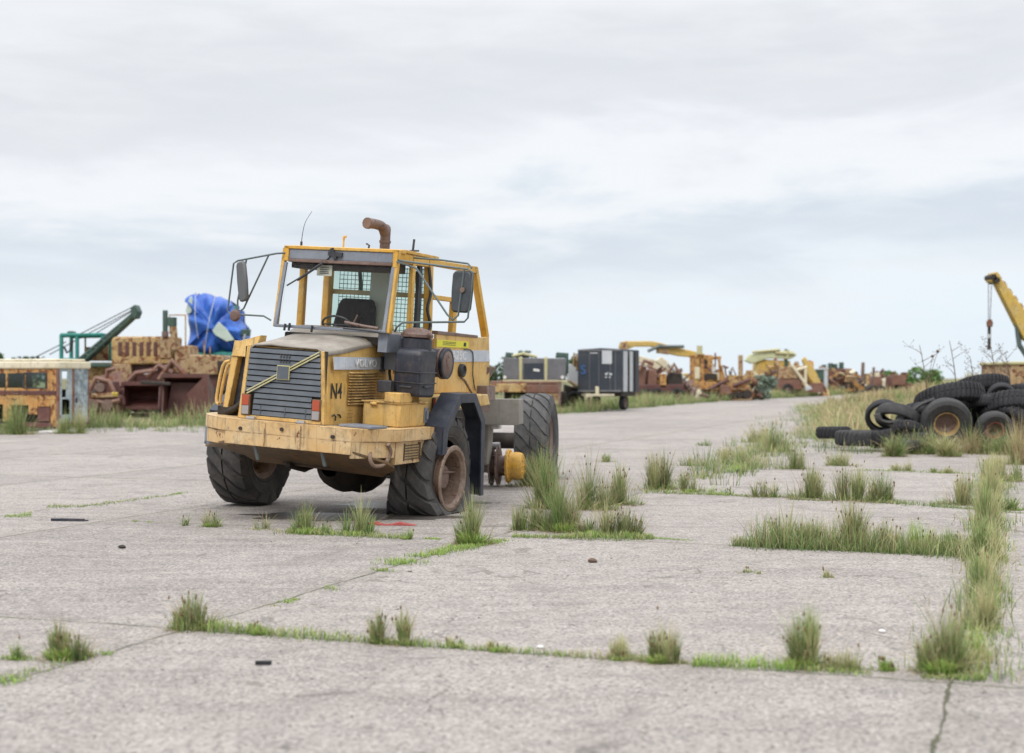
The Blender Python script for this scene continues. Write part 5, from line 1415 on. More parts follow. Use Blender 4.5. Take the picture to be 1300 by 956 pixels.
c.slab('block', [[(706, 454), (720, 454), (720, 448), (707, 447)]], 'dgreen', .2, 1.3); c.slab('side_flap', [(716, 476), (722, 474), (722, 448), (718, 448)], 'dgreen', .1, 1.0)
m = BG('low_loader', 70, 728, 'white-grey tipping body end between the crate and the dark box trailer', 'trailer')
m.slab('body_side', [(722, 484), (738, 492), (738, 477), (728, 463), (722, 462)], 'ligrey', 0, 2); m.slab('rail', [(722, 486), (738, 494), (738, 491), (722, 482)], 'sand', -.05, .05)
m.slab('chassis', [(718, 512), (740, 512), (740, 496), (718, 488)], 'dark', .3, 3); m.wheel(730, 508, 12, y=.1)
m.tubes('stanchion', [((728, 464), (729, 448)), ((732, 470), (732, 449))], 'sand', .05)

# --- dark box trailer, turned so that its right side shows
BXD = 68.; c0 = at(789, 480, BXD); k = BXD/FX
t = thing('box_trailer', (c0.x-1, BXD+.8, 0), 'dark blue-black box trailer with a blue letter and a white square on its end wall', 'trailer', 'rusting machines standing along the concrete')
EX = V((.985, -.17, 0)).normalized(); EY = V((.42, .905, 0)).normalized(); EM = basis((c0.x, c0.y, 0), EX, EY, V((0, 0, 1)))
b = MB(EM); b.prism([(-2.12, 1.0), (0, .92), (0, 2.98), (-1.0, 3.05), (-2.12, 2.98)], 1, 0, 2.5); bd = b.build('box_body', 'contain', t, .03)
b = MB(EM)
for x in (-1.55, -1.1, -.55, -.3): b.box(x, x+.025, -.03, 0, 1.0, 2.95)
b.box(-2.1, -.02, -.04, 0, 2.9, 2.98); b.box(-2.1, -.02, -.04, 0, .94, 1.02); b.build('wall_rib', 'crate', bd, .005)
b = MB(EM); b.box(-.92, -.45, -.045, -.032, 2.28, 2.92); b.build('white_square', 'ligrey', bd)
b = MB(EM); text_mb(b, 'S', basis((-1.83, -.04, 1.98), V((1, 0, 0)), V((0, 0, 1)), V((0, -1, 0))), .62, .01); b.build('blue_letter', 'blue', bd)
b = MB(EM)
for (x, z, w, h) in ((-.78, 1.62, .10, .05), (-.60, 1.62, .10, .05), (-.78, 1.74, .12, .10), (-.58, 1.74, .14, .10), (-.68, 1.84, .06, .04), (-1.5, 2.78, .36, .05)): b.box(x, x+w, -.042, -.032, z, z+h)
b.build('painted_mark', 'ligrey', bd)
b = MB(EM); b.box(.0, .03, .25, .75, .95, 2.9); b.box(.0, .03, 1.1, 1.5, .95, 2.9); b.build('side_panel', 'ligrey', bd)
b = MB(EM)
for y in (.9, 1.8): b.box(.0, .05, y, y+.06, .95, 2.9)
b.box(-2.0, -.1, .3, 2.2, .72, .92); b.build('frame', 'dark', t)
b = MB(EM); b.prism([(-1.9, -.1), (-.3, -.1), (-.9, -1.1), (-1.3, -1.1)], 2, .74, .84); b.box(-1.2, -1.0, -1.4, -1.0, .7, .86); b.tube([(-1.1, -.2, .8), (-1.1, -.2, 1.2)], .09, 8); b.build('drawbar', 'cream', t, .01)
for x in (-1.7, -.35):
    X = EM @ Matrix.Translation((x, 1.3, .40)); w = rim_mb(X @ Matrix.Rotation(PI/2, 4, 'Z'), .2, .25, n=14).build('wheel', 'rust', t); tyre_mb(X @ Matrix.Rotation(PI/2, 4, 'Z'), .40, .25, .2, nl=0, n=20).build('tyre', 'rubber2', w)
b = MB(EM); b.tube([(-1.1, -1.2, .75), (-1.1, -1.2, .0)], .05, 8); b.build('prop_stand', 'rust', t)

# --- scrap lorry chassis behind the box trailer
m = BG('scrap_lorry', 92, 828, 'red-brown cabless scrap lorry half hidden behind the dark box trailer', 'lorry')
m.slab('chassis', [(802, 504), (868, 504), (868, 488), (802, 488)], 'maroon', 0, 2, bev=.05)
m.slab('engine', [[(806, 490), (820, 490), (822, 466), (808, 462)], [(822, 490), (836, 490), (834, 470), (824, 468)]], 'brownred', .2, 1.6, bev=.1)
for q in ([(838, 492), (846, 492), (846, 474), (838, 475)], [(804, 494), (809, 494), (808, 474), (804, 474)]): m.slab('mudguard', q, 'orange', 0, 1)
m.slab('tank', [[(846, 492), (868, 492), (866, 474), (850, 472)]], 'dark', .2, 1.4, bev=.1)
m.tubes('pipe', [((812, 470), (818, 458), (830, 462)), ((848, 474), (856, 462), (862, 474))], 'brownred', .12)
m.wheel(820, 502, 9.5); m.wheel(834, 502, 9.5); m.wheel(860, 502, 9.5)
# --- yellow knuckle boom
m = BG('excavator', 104, 840, 'yellow excavator whose long boom arches over the dark box trailer and the cream booms', 'excavator')
bo = m.slab('boom', [(786, 441), (787, 436), (792, 433), (828, 433), (838, 435), (868, 443), (895, 449), (893, 455), (862, 452), (838, 447), (828, 440), (806, 440), (796, 444), (788, 446)], 'oldyel2', 0, .7, bev=.06)
for q in ([(787, 446), (797, 446), (798, 436), (788, 434)], [(834, 448), (850, 450), (848, 438), (836, 436)]): m.slab('boom_joint', q, 'sand', -.12, .82, bo)
m.tubes('hydraulic_ram', [((838, 440), (868, 440)), ((822, 446), (840, 438))], 'tubeg', .12, -.2, bo)
m.slab('cab', [[(882, 478), (905, 478), (905, 451), (884, 450)]], 'orange', 0, 1.6); m.slab('cab_window', [(888, 468), (898, 468), (898, 454), (888, 454)], 'dark', -.05, .02)
m.slab('deck', [(860, 492), (912, 492), (912, 474), (866, 474)], 'oldyel2', -.1, 2.2, bev=.08)
m.track(858, 914, 490, 508)
# --- pair of cream booms lying on the ground
m = BG('crane_boom', 97, 850, 'cream telescopic boom leaning down to the grass in front of the scrap lorry', 'crane boom', 'cream booms lying in the scrap row')
m.slab('outer_section', [(832, 458), (840, 453), (862, 470), (856, 478)], 'cream', 0, .8, bev=.04); m.slab('inner_section', [(857, 476), (863, 470), (880, 488), (874, 494)], 'lime', .1, .7, bev=.03)
m.slab('boom_tip', [(874, 494), (880, 488), (892, 498), (887, 503)], 'sand', .05, .75); m.tubes('side_ram', [((848, 462), (872, 484))], 'ligrey', .09, -.12)
m = BG('crane_boom', 99, 822, 'cream crane boom section lying behind, just right of the dark box trailer', 'crane boom', 'cream booms lying in the scrap row')
m.slab('outer_section', [(803, 456), (806, 450), (832, 457), (850, 468), (846, 473), (826, 468)], 'cream', 0, .8, bev=.04)
m.slab('hinge_plate', [(800, 460), (807, 460), (808, 450), (801, 450)], 'sand', -.1, .9)
# --- orange motor grader / dozer
m = BG('bulldozer', 100, 915, 'faded orange bulldozer with an open cab frame and a tall exhaust stack', 'bulldozer')
m.slab('bonnet', [(925, 487), (955, 487), (956, 477), (926, 476)], 'oldyel', 0, 1.3, bev=.06)
m.slab('main_frame', [(880, 498), (930, 500), (950, 488), (880, 484)], 'orange', 0, 1.6, bev=.05)
m.slab('cab_frame', [[(879, 486), (882, 486), (882, 452), (879, 452)], [(890, 486), (894, 486), (894, 452), (890, 452)], [(879, 454), (894, 454), (894, 450), (879, 450)], [(914, 486), (918, 486), (915, 455), (912, 455)], [(896, 457), (916, 456), (916, 452), (896, 453)], [(918, 486), (923, 486), (917, 464), (913, 464)]], 'orange', .1, .35)
m.slab('cab_frame_rear', [[(879, 486), (882, 486), (882, 452), (879, 452)], [(893, 486), (897, 486), (897, 452), (893, 452)], [(879, 454), (916, 456), (916, 452), (879, 450)]], 'orange', 1.3, 1.5)
m.slab('side_panel', [[(882, 481), (889, 481), (889, 466), (882, 466)]], 'cream', .12, .25); m.slab('cab_interior', [(896, 482), (912, 482), (910, 474), (898, 474)], 'dark', .3, 1.2)
m.slab('seat_back', [(905, 472), (910, 472), (910, 462), (906, 462)], 'white', .5, .7)
m.slab('grille', [(950, 484), (957, 484), (957, 470), (951, 470)], 'oldyel', -.05, 1.4)
m.tubes('exhaust_stack', [((940, 478), (940, 451))], 'sand', .17); m.tubes('air_stack', [((888, 450), (888, 439))], 'olive', .2); m.tubes('control_lever', [((908, 466), (908, 448)), ((928, 476), (930, 466), (934, 476)), ((922, 478), (920, 464))], 'rust', .06)
m.tubes('hydraulic_ram', [((900, 494), (924, 482)), ((930, 490), (952, 482))], 'maroon', .13, -.15)
m.slab('blade', [(912, 502), (928, 500), (926, 490), (914, 488)], 'brownred', -.6, -.4, bev=.04)
m.track(884, 956, 493, 508, -.2, .5, 'sand')
# --- pale green-yellow excavator and more booms
m = BG('excavator', 128, 985, 'pale green excavator with a long horizontal boom at the crest of the far row', 'excavator')
m.slab('boom', [(946, 458), (952, 450), (974, 446), (1006, 445), (1012, 451), (1004, 456), (975, 455), (955, 462)], 'lime', 0, .8, bev=.06)
m.tubes('boom_pipe', [((955, 447), (990, 444)), ((984, 448), (1008, 449)), ((999, 456), (1000, 444))], 'olive', .12, -.1)
m.slab('house', [(960, 476), (1006, 476), (1004, 458), (962, 456)], 'oldyel2', .2, 2.4, bev=.08); m.slab('mast_post', [(996, 470), (1001, 470), (1000, 443), (997, 443)], 'dgreen', .1, .5)
m.slab('undercarriage', [(965, 496), (1004, 496), (1004, 476), (965, 476)], 'dark', .2, 2)
m.track(958, 1010, 490, 503)
m = BG('scrap_machine', 118, 1008, 'pale A-frame of a dismantled machine with a slanting prop, beside the yellow jib', 'machine frame')
m.slab('side_frame', [[(990, 482), (1026, 482), (1024, 464), (992, 466)]], 'sand', 0, .9); m.slab('lower_body', [(990, 494), (1018, 494), (1018, 480), (990, 480)], 'brownred', 0, 1.8)
m.tubes('prop', [((1005, 464), (1026, 493)), ((1010, 470), (1024, 466)), ((1022, 466), (1022, 490))], 'cream', .13, -.2); m.slab('foot', [(1022, 496), (1030, 494), (1028, 490), (1021, 491)], 'ligrey', -.4, .1); m.wheel(1000, 494, 7)
m = BG('yellow_jib', 122, 1030, 'bright yellow jib arm pointing up between the A-frame and the grey cabin', 'jib')
m.slab('arm', [(1019, 457), (1022, 453), (1036, 472), (1044, 490), (1036, 492), (1027, 478)], 'oldyel2', 0, .6, bev=.04); m.slab('base', [(1028, 498), (1046, 498), (1044, 486), (1030, 486)], 'brownred', -.1, 1)
m = BG('site_cabin', 136, 1044, 'small grey-green site cabin right of the yellow jib', 'cabin')
m.slab('wall', [(1034, 496), (1050, 496), (1050, 469), (1034, 470)], 'dgreen', 0, 2.2); m.slab('end_wall', [(1046, 496), (1051, 496), (1051, 468), (1046, 469)], 'ligrey', -.05, 0); m.slab('roof', [(1033, 470), (1052, 469), (1052, 467), (1033, 468)], 'ligrey', -.1, 2.3)
m = BG('crawler_crane', 142, 1066, 'brick-red crawler machine with several stub stacks, right of the grey cabin', 'crawler machine')
m.slab('house', [(1050, 484), (1082, 484), (1080, 468), (1052, 466)], 'brownred', 0, 2.4, bev=.08); m.slab('yellow_panel', [(1063, 480), (1076, 480), (1075, 473), (1064, 472)], 'oldyel', -.1, .1)
m.tubes('stack', [((1054, 468), (1054, 461)), ((1060, 468), (1060, 462)), ((1068, 468), (1068, 460)), ((1046, 466), (1046, 463))], 'dgreen', .25); m.slab('window', [(1054, 482), (1060, 482), (1060, 474), (1054, 474)], 'dark', -.05, .1)
m.slab('arm', [[(1078, 500), (1082, 500), (1083, 470), (1079, 468)]], 'orange', -.4, .0)
m.track(1050, 1082, 486, 499)
m = BG('loader_mast', 146, 1094, 'dark upright mast machine with two tall posts, far down the row', 'mast machine')
m.slab('mast', [[(1093, 500), (1097, 500), (1098, 460), (1095, 460)], [(1108, 490), (1110, 490), (1111, 466), (1109, 466)]], 'rust', 0, .5); m.slab('body', [(1084, 500), (1100, 500), (1100, 484), (1085, 485)], 'tank', 0, 1.8, bev=.08); m.slab('yellow_guard', [(1099, 492), (1104, 492), (1103, 474), (1100, 474)], 'oldyel', 0, .8)
m.wheel(1089, 498, 6); m.wheel(1104, 498, 5)
m = BG('tractor', 150, 1116, 'small red-brown and cream tractor just left of the maroon hopper', 'tractor')
m.slab('bonnet', [(1104, 490), (1120, 490), (1119, 478), (1106, 478)], 'brownred', 0, 1.2, bev=.08); m.slab('cab', [[(1108, 480), (1118, 480), (1117, 473), (1109, 474)], [(1120, 494), (1124, 494), (1125, 480), (1121, 482)]], 'cream', .1, 1); m.wheel(1107, 495, 6); m.wheel(1118, 495, 6)
m = BG('hopper', 152, 1143, 'maroon square hopper standing on legs at the right end of the row', 'hopper')
m.slab('bin', [(1132, 489), (1150, 489), (1151, 476), (1133, 476)], 'brownred', 0, 2.0, bev=.05); [m.slab('leg', q, 'maroon', .1, .5) for q in ([(1133, 499), (1136, 499), (1136, 488), (1133, 488)], [(1148, 499), (1151, 499), (1151, 488), (1148, 488)], [(1126, 498), (1129, 498), (1130, 479), (1127, 479)])]; m.slab('dark_chute', [(1138, 496), (1146, 496), (1147, 488), (1137, 488)], 'dark', .4, 1.4)  # the chute under the bin is a solid dark block

def scrap(name, px0, px1, ytop, D, n, label, seed, mats=('sand', 'brownred', 'oldyel', 'orange', 'dark', 'sand', 'rust', 'cream')):
    """tangled heap of broken frames, pipes and plates: nobody could count it"""
    rnd = random.Random(seed); b = MB(); k = D/FX
    for i in range(n):
        b.m = rnd.choice([0, 0, 1, 1, 2, 2, 3, 4, 4, 5, 6, 7][:12]) % len(mats)
        px = rnd.uniform(px0, px1); e = 1-abs((px-px0)/(px1-px0)*2-1)**3; hmax = CH-(ytop-HY)*k
        hmax *= (.45+.55*abs(math.sin(px*.11+seed)*math.cos(px*.23)))*(.4+.6*e); x = (px-650)*k; y = D+rnd.uniform(-1.2, 2.5); z = rnd.uniform(.05, 1)*hmax
        typ = rnd.random(); d = V((rnd.gauss(0, 1), rnd.gauss(0, .5), rnd.gauss(0, .7))).normalized(); L = rnd.uniform(.3, 1.6)
        a = V((x, y, z)); c = a+d*L; c.z = min(max(.05, c.z), hmax*1.08)
        if typ < .42: b.beam(a, c, rnd.uniform(.06, .2), rnd.uniform(.06, .3))
        elif typ < .65: b.tube([a, (a+c)/2+V((0, 0, rnd.uniform(-.2, .2))), c], rnd.uniform(.03, .10), 7)
        elif typ < .9:
            u = V((rnd.gauss(0, 1), rnd.gauss(0, .4), rnd.gauss(0, .5))).normalized()*rnd.uniform(.2, .7); v = V((rnd.gauss(0, .3), rnd.gauss(0, .3), 1)).normalized()*rnd.uniform(.15, .5); w_ = u.cross(v).normalized()*rnd.uniform(.03, .3)
            q0 = [a-u-v, a+u-v, a+u+v, a-u+v]; b.hexa([q-w_ for q in q0], [q+w_ for q in q0])
        else: b.lathe([(.05, -.1), (.4*rnd.uniform(.4, 1), -.08), (.42*rnd.uniform(.4, 1), .08), (.05, .1)], a, d, 14)
    for v in b.v:
        if v.z < .02: v.z = .02
    o = b.build(name, list(mats), None, .0, loc=(((px0+px1)/2-650)*k, D, 0)); o['kind'] = 'stuff'; tag(o, label, 'scrap metal')


scrap('scrap_metal', 100, 150, 476, 58.5, 90, 'tangle of rusty axles and pipes between the van body and the crawler loader', 3, ('maroon', 'brownred', 'rust', 'dark', 'sand'))
scrap('scrap_metal', 200, 300, 470, 63.5, 90, 'dark rusty scrap packed under the wheel loader and the covered excavator', 5, ('maroon', 'brownred', 'rust', 'dark', 'sand'))
scrap('scrap_metal', 800, 885, 468, 94.5, 170, 'red-brown scrap tangled round the cream booms', 7, ('brownred', 'maroon', 'orange', 'dark', 'rust', 'cream'))
scrap('scrap_metal', 868, 960, 462, 103, 150, 'ochre scrap frames behind the bulldozer', 9)
scrap('scrap_metal', 945, 1045, 458, 126, 210, 'mixed scrap crowded round the pale green excavator', 12)
scrap('scrap_metal', 1030, 1100, 464, 139, 170, 'brown scrap crowded round the brick-red crawler machine', 14)
scrap('scrap_metal', 1085, 1160, 470, 156, 150, 'dark red scrap between the tractor and the hopper', 17, ('brownred', 'maroon', 'dark', 'rust', 'oldyel'))
# --- yellow mobile crane at the right edge, its boom coming into the picture
m = BG('mobile_crane', 72, 1345, 'yellow telescopic mobile crane whose boom reaches in from the right edge', 'crane', None)
bo = m.slab('boom', [(1262, 354), (1268, 349), (1312, 408), (1380, 462), (1372, 476), (1300, 430)], 'oldyel2', 0, .6, bev=.04)
m.slab('boom_rack', [[(1268+i*7, 349+i*9.2), (1270+i*7, 347+i*9.2), (1274+i*7, 353+i*9.2), (1272+i*7, 355+i*9.2)] for i in range(7)], 'oldyel', .2, .4, bo, bev=.01)
m.slab('boom_head', [(1257, 355), (1260, 346), (1266, 345), (1270, 352), (1265, 360), (1258, 358)], 'oldyel2', -.1, .7, bo)
b = MB()
for (x, y) in ((1260, 352), (1264, 356)):
    q = m.Q([(x, y)])[0]; b.cyl((q[0], 71.8, q[1]), (q[0], 72.8, q[1]), .16, n=16)
b.build('sheave', 'dark', bo)
m.tubes('hoist_rope', [((1257, 357), (1257, 408)), ((1261, 358), (1259, 408))], 'cable', .018, .25, bo)
hb = m.slab('hook_block', [(1255, 409), (1257, 405), (1260, 405), (1262, 410), (1261, 415), (1256, 415)], 'brownred', .1, .4, bo)
m.tubes('hook', [((1258, 414), (1258, 424)), ((1258, 428), (1258, 438), (1257, 444))], 'dark', .085, .25, hb); m.tubes('hook_pin', [((1258, 424), (1258, 429))], 'ligrey', .1, .25, hb)
m.tubes('lift_ram', [((1292, 398), (1297, 440)), ((1297, 438), (1318, 470))], 'tubeg', .13, .3, bo)
m.slab('carrier', [(1318, 510), (1440, 510), (1440, 480), (1400, 470), (1330, 474)], 'oldyel2', -.6, 1.8, bev=.06); m.slab('cab', [(1344, 478), (1368, 478), (1366, 448), (1348, 448)], 'oldyel2', -.5, .5)
for x in (1335, 1362, 1400, 1425): m.wheel(x, 512, 12, y=-.5)
m = BG('steel_skip', 46, 1310, 'brown steel container half out of the picture behind the dry bank, upper right', 'container', None)
m.slab('side', [(1283, 500), (1360, 500), (1360, 460), (1285, 460)], 'sand', 0, 3); m.slab('top_rail', [(1282, 463), (1361, 463), (1361, 458), (1282, 459)], 'olive', -.06, 3.06); m.slab('side_rib', [[(1300+i*14, 500), (1303+i*14, 500), (1303+i*14, 463), (1300+i*14, 463)] for i in range(4)], 'sand', -.08, 0)

# ================================================================== tyre heap
def heap(name, px, py, D, R, W, yaw, tilt, label, mat='rubber2', rim=None, nl=30, rr=None, lh=.02, wf=.6, slant=.3, cat='tyre'):
    """tyre centred on a picture point; yaw turns its axle, tilt 90 = lying flat"""
    p = at(px, py, D); rr = rr or R*.5
    X = Matrix.Translation(p) @ Matrix.Rotation(R_(yaw), 4, 'Z') @ Matrix.Rotation(R_(tilt), 4, 'X')
    t = thing('tyre', (p.x, p.y, max(0, p.z-R)), label, cat, 'old tyres in the heap')
    tm = tyre_mb(X, R, W, rr, nl=nl, lh=lh, n=40, wfrac=wf, slant=slant)
    if rim:
        tm.build('tread', mat, t); rm = rim_mb(X, rr, W*.95, n=28, hub=False).build('rim', rim, t)
        hb = MB(X); hb.lathe([(rr-.03, -.02), (rr*.6, -.05), (rr*.5, -.07), (.001, -.06)], (0, 0, 0), (0, 1, 0), 24); hb.build('dark_rim_disc', 'rust', rm)  # added disc: its brown stands in for the dark inside of an open rim
    else:
        bpy.data.objects.remove(t); t = tm.build('tyre', mat, None, loc=(p.x, p.y, max(0, p.z-R))); tag(t, label, cat, 'old tyres in the heap')
    return t


heap('tyre', 1201, 537, 30.6, .57, .34, 180-10, -14, 'big tyre with a yellow rim standing at the front of the heap', 'rubber4', 'yelrim', nl=0, rr=.27)
heap('tyre', 1262, 545, 30.4, .42, .28, 180-6, -16, 'smaller tyre with a faded red rim right of the yellow-rimmed one', 'rubber4', 'redrim', nl=0, rr=.20)
heap('tyre', 1206, 509, 31.6, .78, .42, 14, 68, 'large ribbed tyre lying tilted on top of the yellow-rimmed tyre', nl=44, lh=.03, wf=.55)
heap('tyre', 1248, 492, 33.2, .62, .36, 5, 72, 'ribbed tyre crowning the heap at its highest point', nl=40, lh=.03, wf=.55)
heap('tyre', 1122, 529, 31.6, .43, .22, 165, -24, 'thin black tyre standing on edge at the left end of the heap', nl=0, rr=.30)
heap('tyre', 1058, 549, 32.6, .40, .27, 10, 88, 'tyre lying flat at the far left foot of the heap', nl=26, rr=.22)
heap('tyre', 1090, 556, 31.2, .52, .33, 0, 89, 'wide grey tyre lying flat in front at the left foot of the heap', 'rubber4', nl=30, rr=.28)
heap('tyre', 1140, 531, 31.0, .52, .26, -40, 58, 'grey tyre slumped over between the thin upright tyre and the yellow-rimmed one', 'rubber4', nl=0, rr=.34)
heap('tyre', 1168, 540, 31.3, .55, .32, 150, -30, 'dark tyre leaning right behind the yellow-rimmed one, brown inside', nl=24, rr=.30)
heap('tyre', 1128, 556, 30.9, .45, .28, 30, 74, 'dark tyre at ground level below the slumped grey tyre', nl=24, rr=.25)
heap('tyre', 1160, 558, 30.6, .42, .26, -15, 82, 'small flat tyre in the grass left of the yellow-rimmed one', 'rubber4', nl=24, rr=.22)
heap('tyre', 1288, 522, 31.2, .74, .42, -14, 62, 'broad ribbed tyre sloping down to the right edge above the red-rimmed tyre', nl=42, lh=.03, wf=.5)
heap('tyre', 1236, 520, 32.0, .62, .36, 30, 66, 'dark tyre wedged between the large ribbed tyre and the red-rimmed one', nl=36, lh=.025)
heap('tyre', 1271, 503, 32.4, .34, .22, 168, -20, 'small round tyre sitting upright near the top right of the heap', nl=0, rr=.2)
heap('tyre', 1298, 556, 31.0, .48, .30, 175, -18, 'tyre standing at the right picture edge beside the red-rimmed one', nl=24)
heap('tyre', 1230, 556, 31.4, .5, .32, 0, 86, 'flat tyre hidden low between the two rimmed tyres', nl=24)
heap('tyre', 1200, 527, 32.6, .60, .38, 10, 80, 'flat tyre in the core of the heap behind the yellow-rimmed one', nl=24)
heap('tyre', 1302, 498, 33.0, .50, .32, 10, 80, 'tyre lying flat at the right picture edge, upper part of the heap', nl=30)
heap('tyre', 1180, 548, 33.0, .62, .40, 0, 86, 'flat tyre in the back of the heap near the dark leaning one', nl=24)
heap('tyre', 1320, 540, 32.0, .62, .40, 20, 80, 'tyre outside the right edge carrying the upper ones', nl=24)
for q in [(1152, 546, 30.5, .34, .22, -25, 62, 'small dark tyre sagging in the gap beside the slumped grey tyre', 'rubber2', None, 22, .19),
          (1178, 520, 32.4, .5, .3, 60, 50, 'dark tyre end poking out under the large ribbed tyre', 'rubber2', None, 30, .28),
          (1222, 540, 31.9, .45, .3, 40, 20, 'black tyre standing edge-on behind the two rimmed tyres', 'rubber2', None, 26, .24),
          (1146, 565, 30.0, .38, .2, 8, 87, 'half sunk tyre in the weeds at the very front of the heap', 'rubber4', None, 22, .22),
          (1286, 536, 30.9, .5, .26, -60, 40, 'dark tyre twisted on end beside the red-rimmed one', 'rubber2', None, 28, .3),
          (1254, 513, 31.3, .42, .26, -30, 75, 'tyre pressed between the ribbed one on top and the sloping one', 'rubber2', None, 30, .22)]:
    heap('tyre', *q[:7], q[7], q[8], q[9], nl=q[10], rr=q[11])
# cut tyre strap curving down from the ribbed tyre
b = MB(); pts = [at(x, y, 30.7) for x, y in ((1186, 507), (1168, 514), (1152, 527), (1134, 536), (1118, 534), (1113, 524))]
ps = []
for i in range(len(pts)-1):
    p0 = pts[max(i-1, 0)]; p1 = pts[i]; p2 = pts[i+1]; p3 = pts[min(i+2, len(pts)-1)]
    for q in range(5):
        t_ = q/5; ps.append(.5*((2*p1)+(p2-p0)*t_+(2*p0-5*p1+4*p2-p3)*t_*t_+(3*p1-p0-3*p2+p3)*t_**3))
for i in range(len(ps)-1): b.beam(ps[i], ps[i+1]+(ps[i+1]-ps[i])*.1, .14, .06, up=(0, .3, 1))
o = b.build('tyre_strip', 'rubber3', None, .01, loc=tuple(pts[2])); tag(o, 'grey strip of cut tyre curling over the left part of the heap', 'rubber strip')

# dead stalks on the bank
def stalk(px, base, top, D, label, head=False, br=5):
    p = at(px, base, D); k = D/FX; h = (base-top)*k; t = thing('dead_plant', (p.x, p.y, p.z), label, 'dead plant', 'dead stalks above the tyre heap')
    b = MB(); pts = [p, p+V((-.02*h, 0, h*.35)), p+V((-.07*h, 0, h*.7)), p+V((-.13*h, 0, h))]; b.tube(pts, [.018, .007], 5, 4); b.build('stem', 'bark', t)
    b = MB()
    for i in range(br):
        f = .35+.6*i/br; o_ = p+V((-.1*h*f, 0, h*f)); a = random.choice((-1, 1))*random.uniform(.5, 1.1); L = h*random.uniform(.14, .32)
        e = o_+V((math.sin(a)*L, random.uniform(-.1, .1), math.cos(a)*L)); b.tube([o_, (o_+e)/2+V((.02, 0, .02)), e], [.008, .004], 4, 3)
        for q in range(4):
            e2 = e+V((random.uniform(-.1, .1), random.uniform(-.08, .08), random.uniform(0, .12)))*h; b.tube([e, e2], [.004, .003], 3)
            b.lathe([(.001, -.014), (.012, 0), (.001, .02)], e2, (0, 0, 1), 5)
    b.build('branch', 'bark', t)
    if head:
        b = MB()
        for q in (V((.15*h, 0, .9*h)), V((.07*h, 0, .82*h))):
            e = p+q; b.tube([p+V((0, 0, h*.4)), e], .006, 4); b.lathe([(.001, -.03), (.04, -.01), (.035, .03), (.001, .05)], e, (0, 0, 1), 8)
        b.build('seed_head', 'bark', t)


stalk(1178, 520, 438, 36, 'tall dead stalk left-most above the tyre heap, with two round seed heads', True, 6)
stalk(1214, 500, 432, 38, 'thin bent dead stalk above the middle of the tyre heap', br=4)
stalk(1236, 490, 452, 40, 'short dead stalk behind the top of the heap', br=5)
stalk(1265, 500, 436, 39, 'twiggy dead plant below the crane hook', br=12)
stalk(1250, 500, 460, 41, 'low dead stalk just left of the twiggy plant below the hook', br=4)
stalk(1283, 500, 448, 42, 'dead stalk in front of the brown container', br=7)
# yellow flower by the loader
b = Grass(); p = at(146, 540, 47.2); t = thing('ragwort', (p.x, 47.2, 0), 'single ragwort with a yellow flower head in the left verge in front of the bucket', 'wild flower')
b.tuft(p.x, 47.2, .1, .1, 1.0, 26, .02, 'green', .25, hv=.7); o = b.build('stem', (p.x, 47.2, 0)); o.location = (0, 0, 0); o.parent = t
b = MB()
for i in range(9): b.lathe([(.001, -.03), (.05, 0), (.001, .02)], (p.x+random.uniform(-.07, .07), 47.2+random.uniform(-.07, .07), 1.05+random.uniform(-.05, .06)), (0, 0, 1), 7)
b.build('flower', 'flowery', t)

# ================================================================== litter
p = gnd(89, 661)
b = MB(); b.prism([(-.20, -.05), (.18, -.09), (.22, -.04), (.05, .14), (-.14, .17), (-.21, .05)], 2, 0, .012)
b.prism([(-.20, -.05), (.18, -.09), (.19, -.08), (-.21, -.02)], 2, .012, .03)
b.X = Matrix.Translation(p)
b.v = [b.X @ v for v in b.v]
o = b.build('plastic_sheet', 'tank', None, .004, loc=tuple(p)); tag(o, 'dark flat plastic sheet lying alone on the concrete between van body and front joint', 'plastic sheet')
b = MB(Matrix.Translation(gnd(497, 667)) @ Matrix.Rotation(R_(-6), 4, 'Z'))
for i in range(6):
    xa, xb = -.26+i*.088, -.26+(i+1)*.088; za, zb = .01+.016*math.sin(i*1.9), .01+.016*math.sin((i+1)*1.9); ya, yb = .012*math.sin(i*2.3), .012*math.sin((i+1)*2.3); wa = .022+.008*math.sin(i*3.1); wb = .022+.008*math.sin((i+1)*3.1)
    b.hexa([(xa, ya-wa, 0), (xb, yb-wb, 0), (xb, yb+wb, 0), (xa, ya+wa, 0)], [(xa, ya-wa, za+.01), (xb, yb-wb, zb+.01), (xb, yb+wb, zb+.016), (xa, ya+wa, za+.016)])
o = b.build('plastic_strip', 'redplas', None, .004, loc=tuple(gnd(497, 667))); tag(o, 'thin red plastic strip lying before the flat front tyre', 'plastic strip')
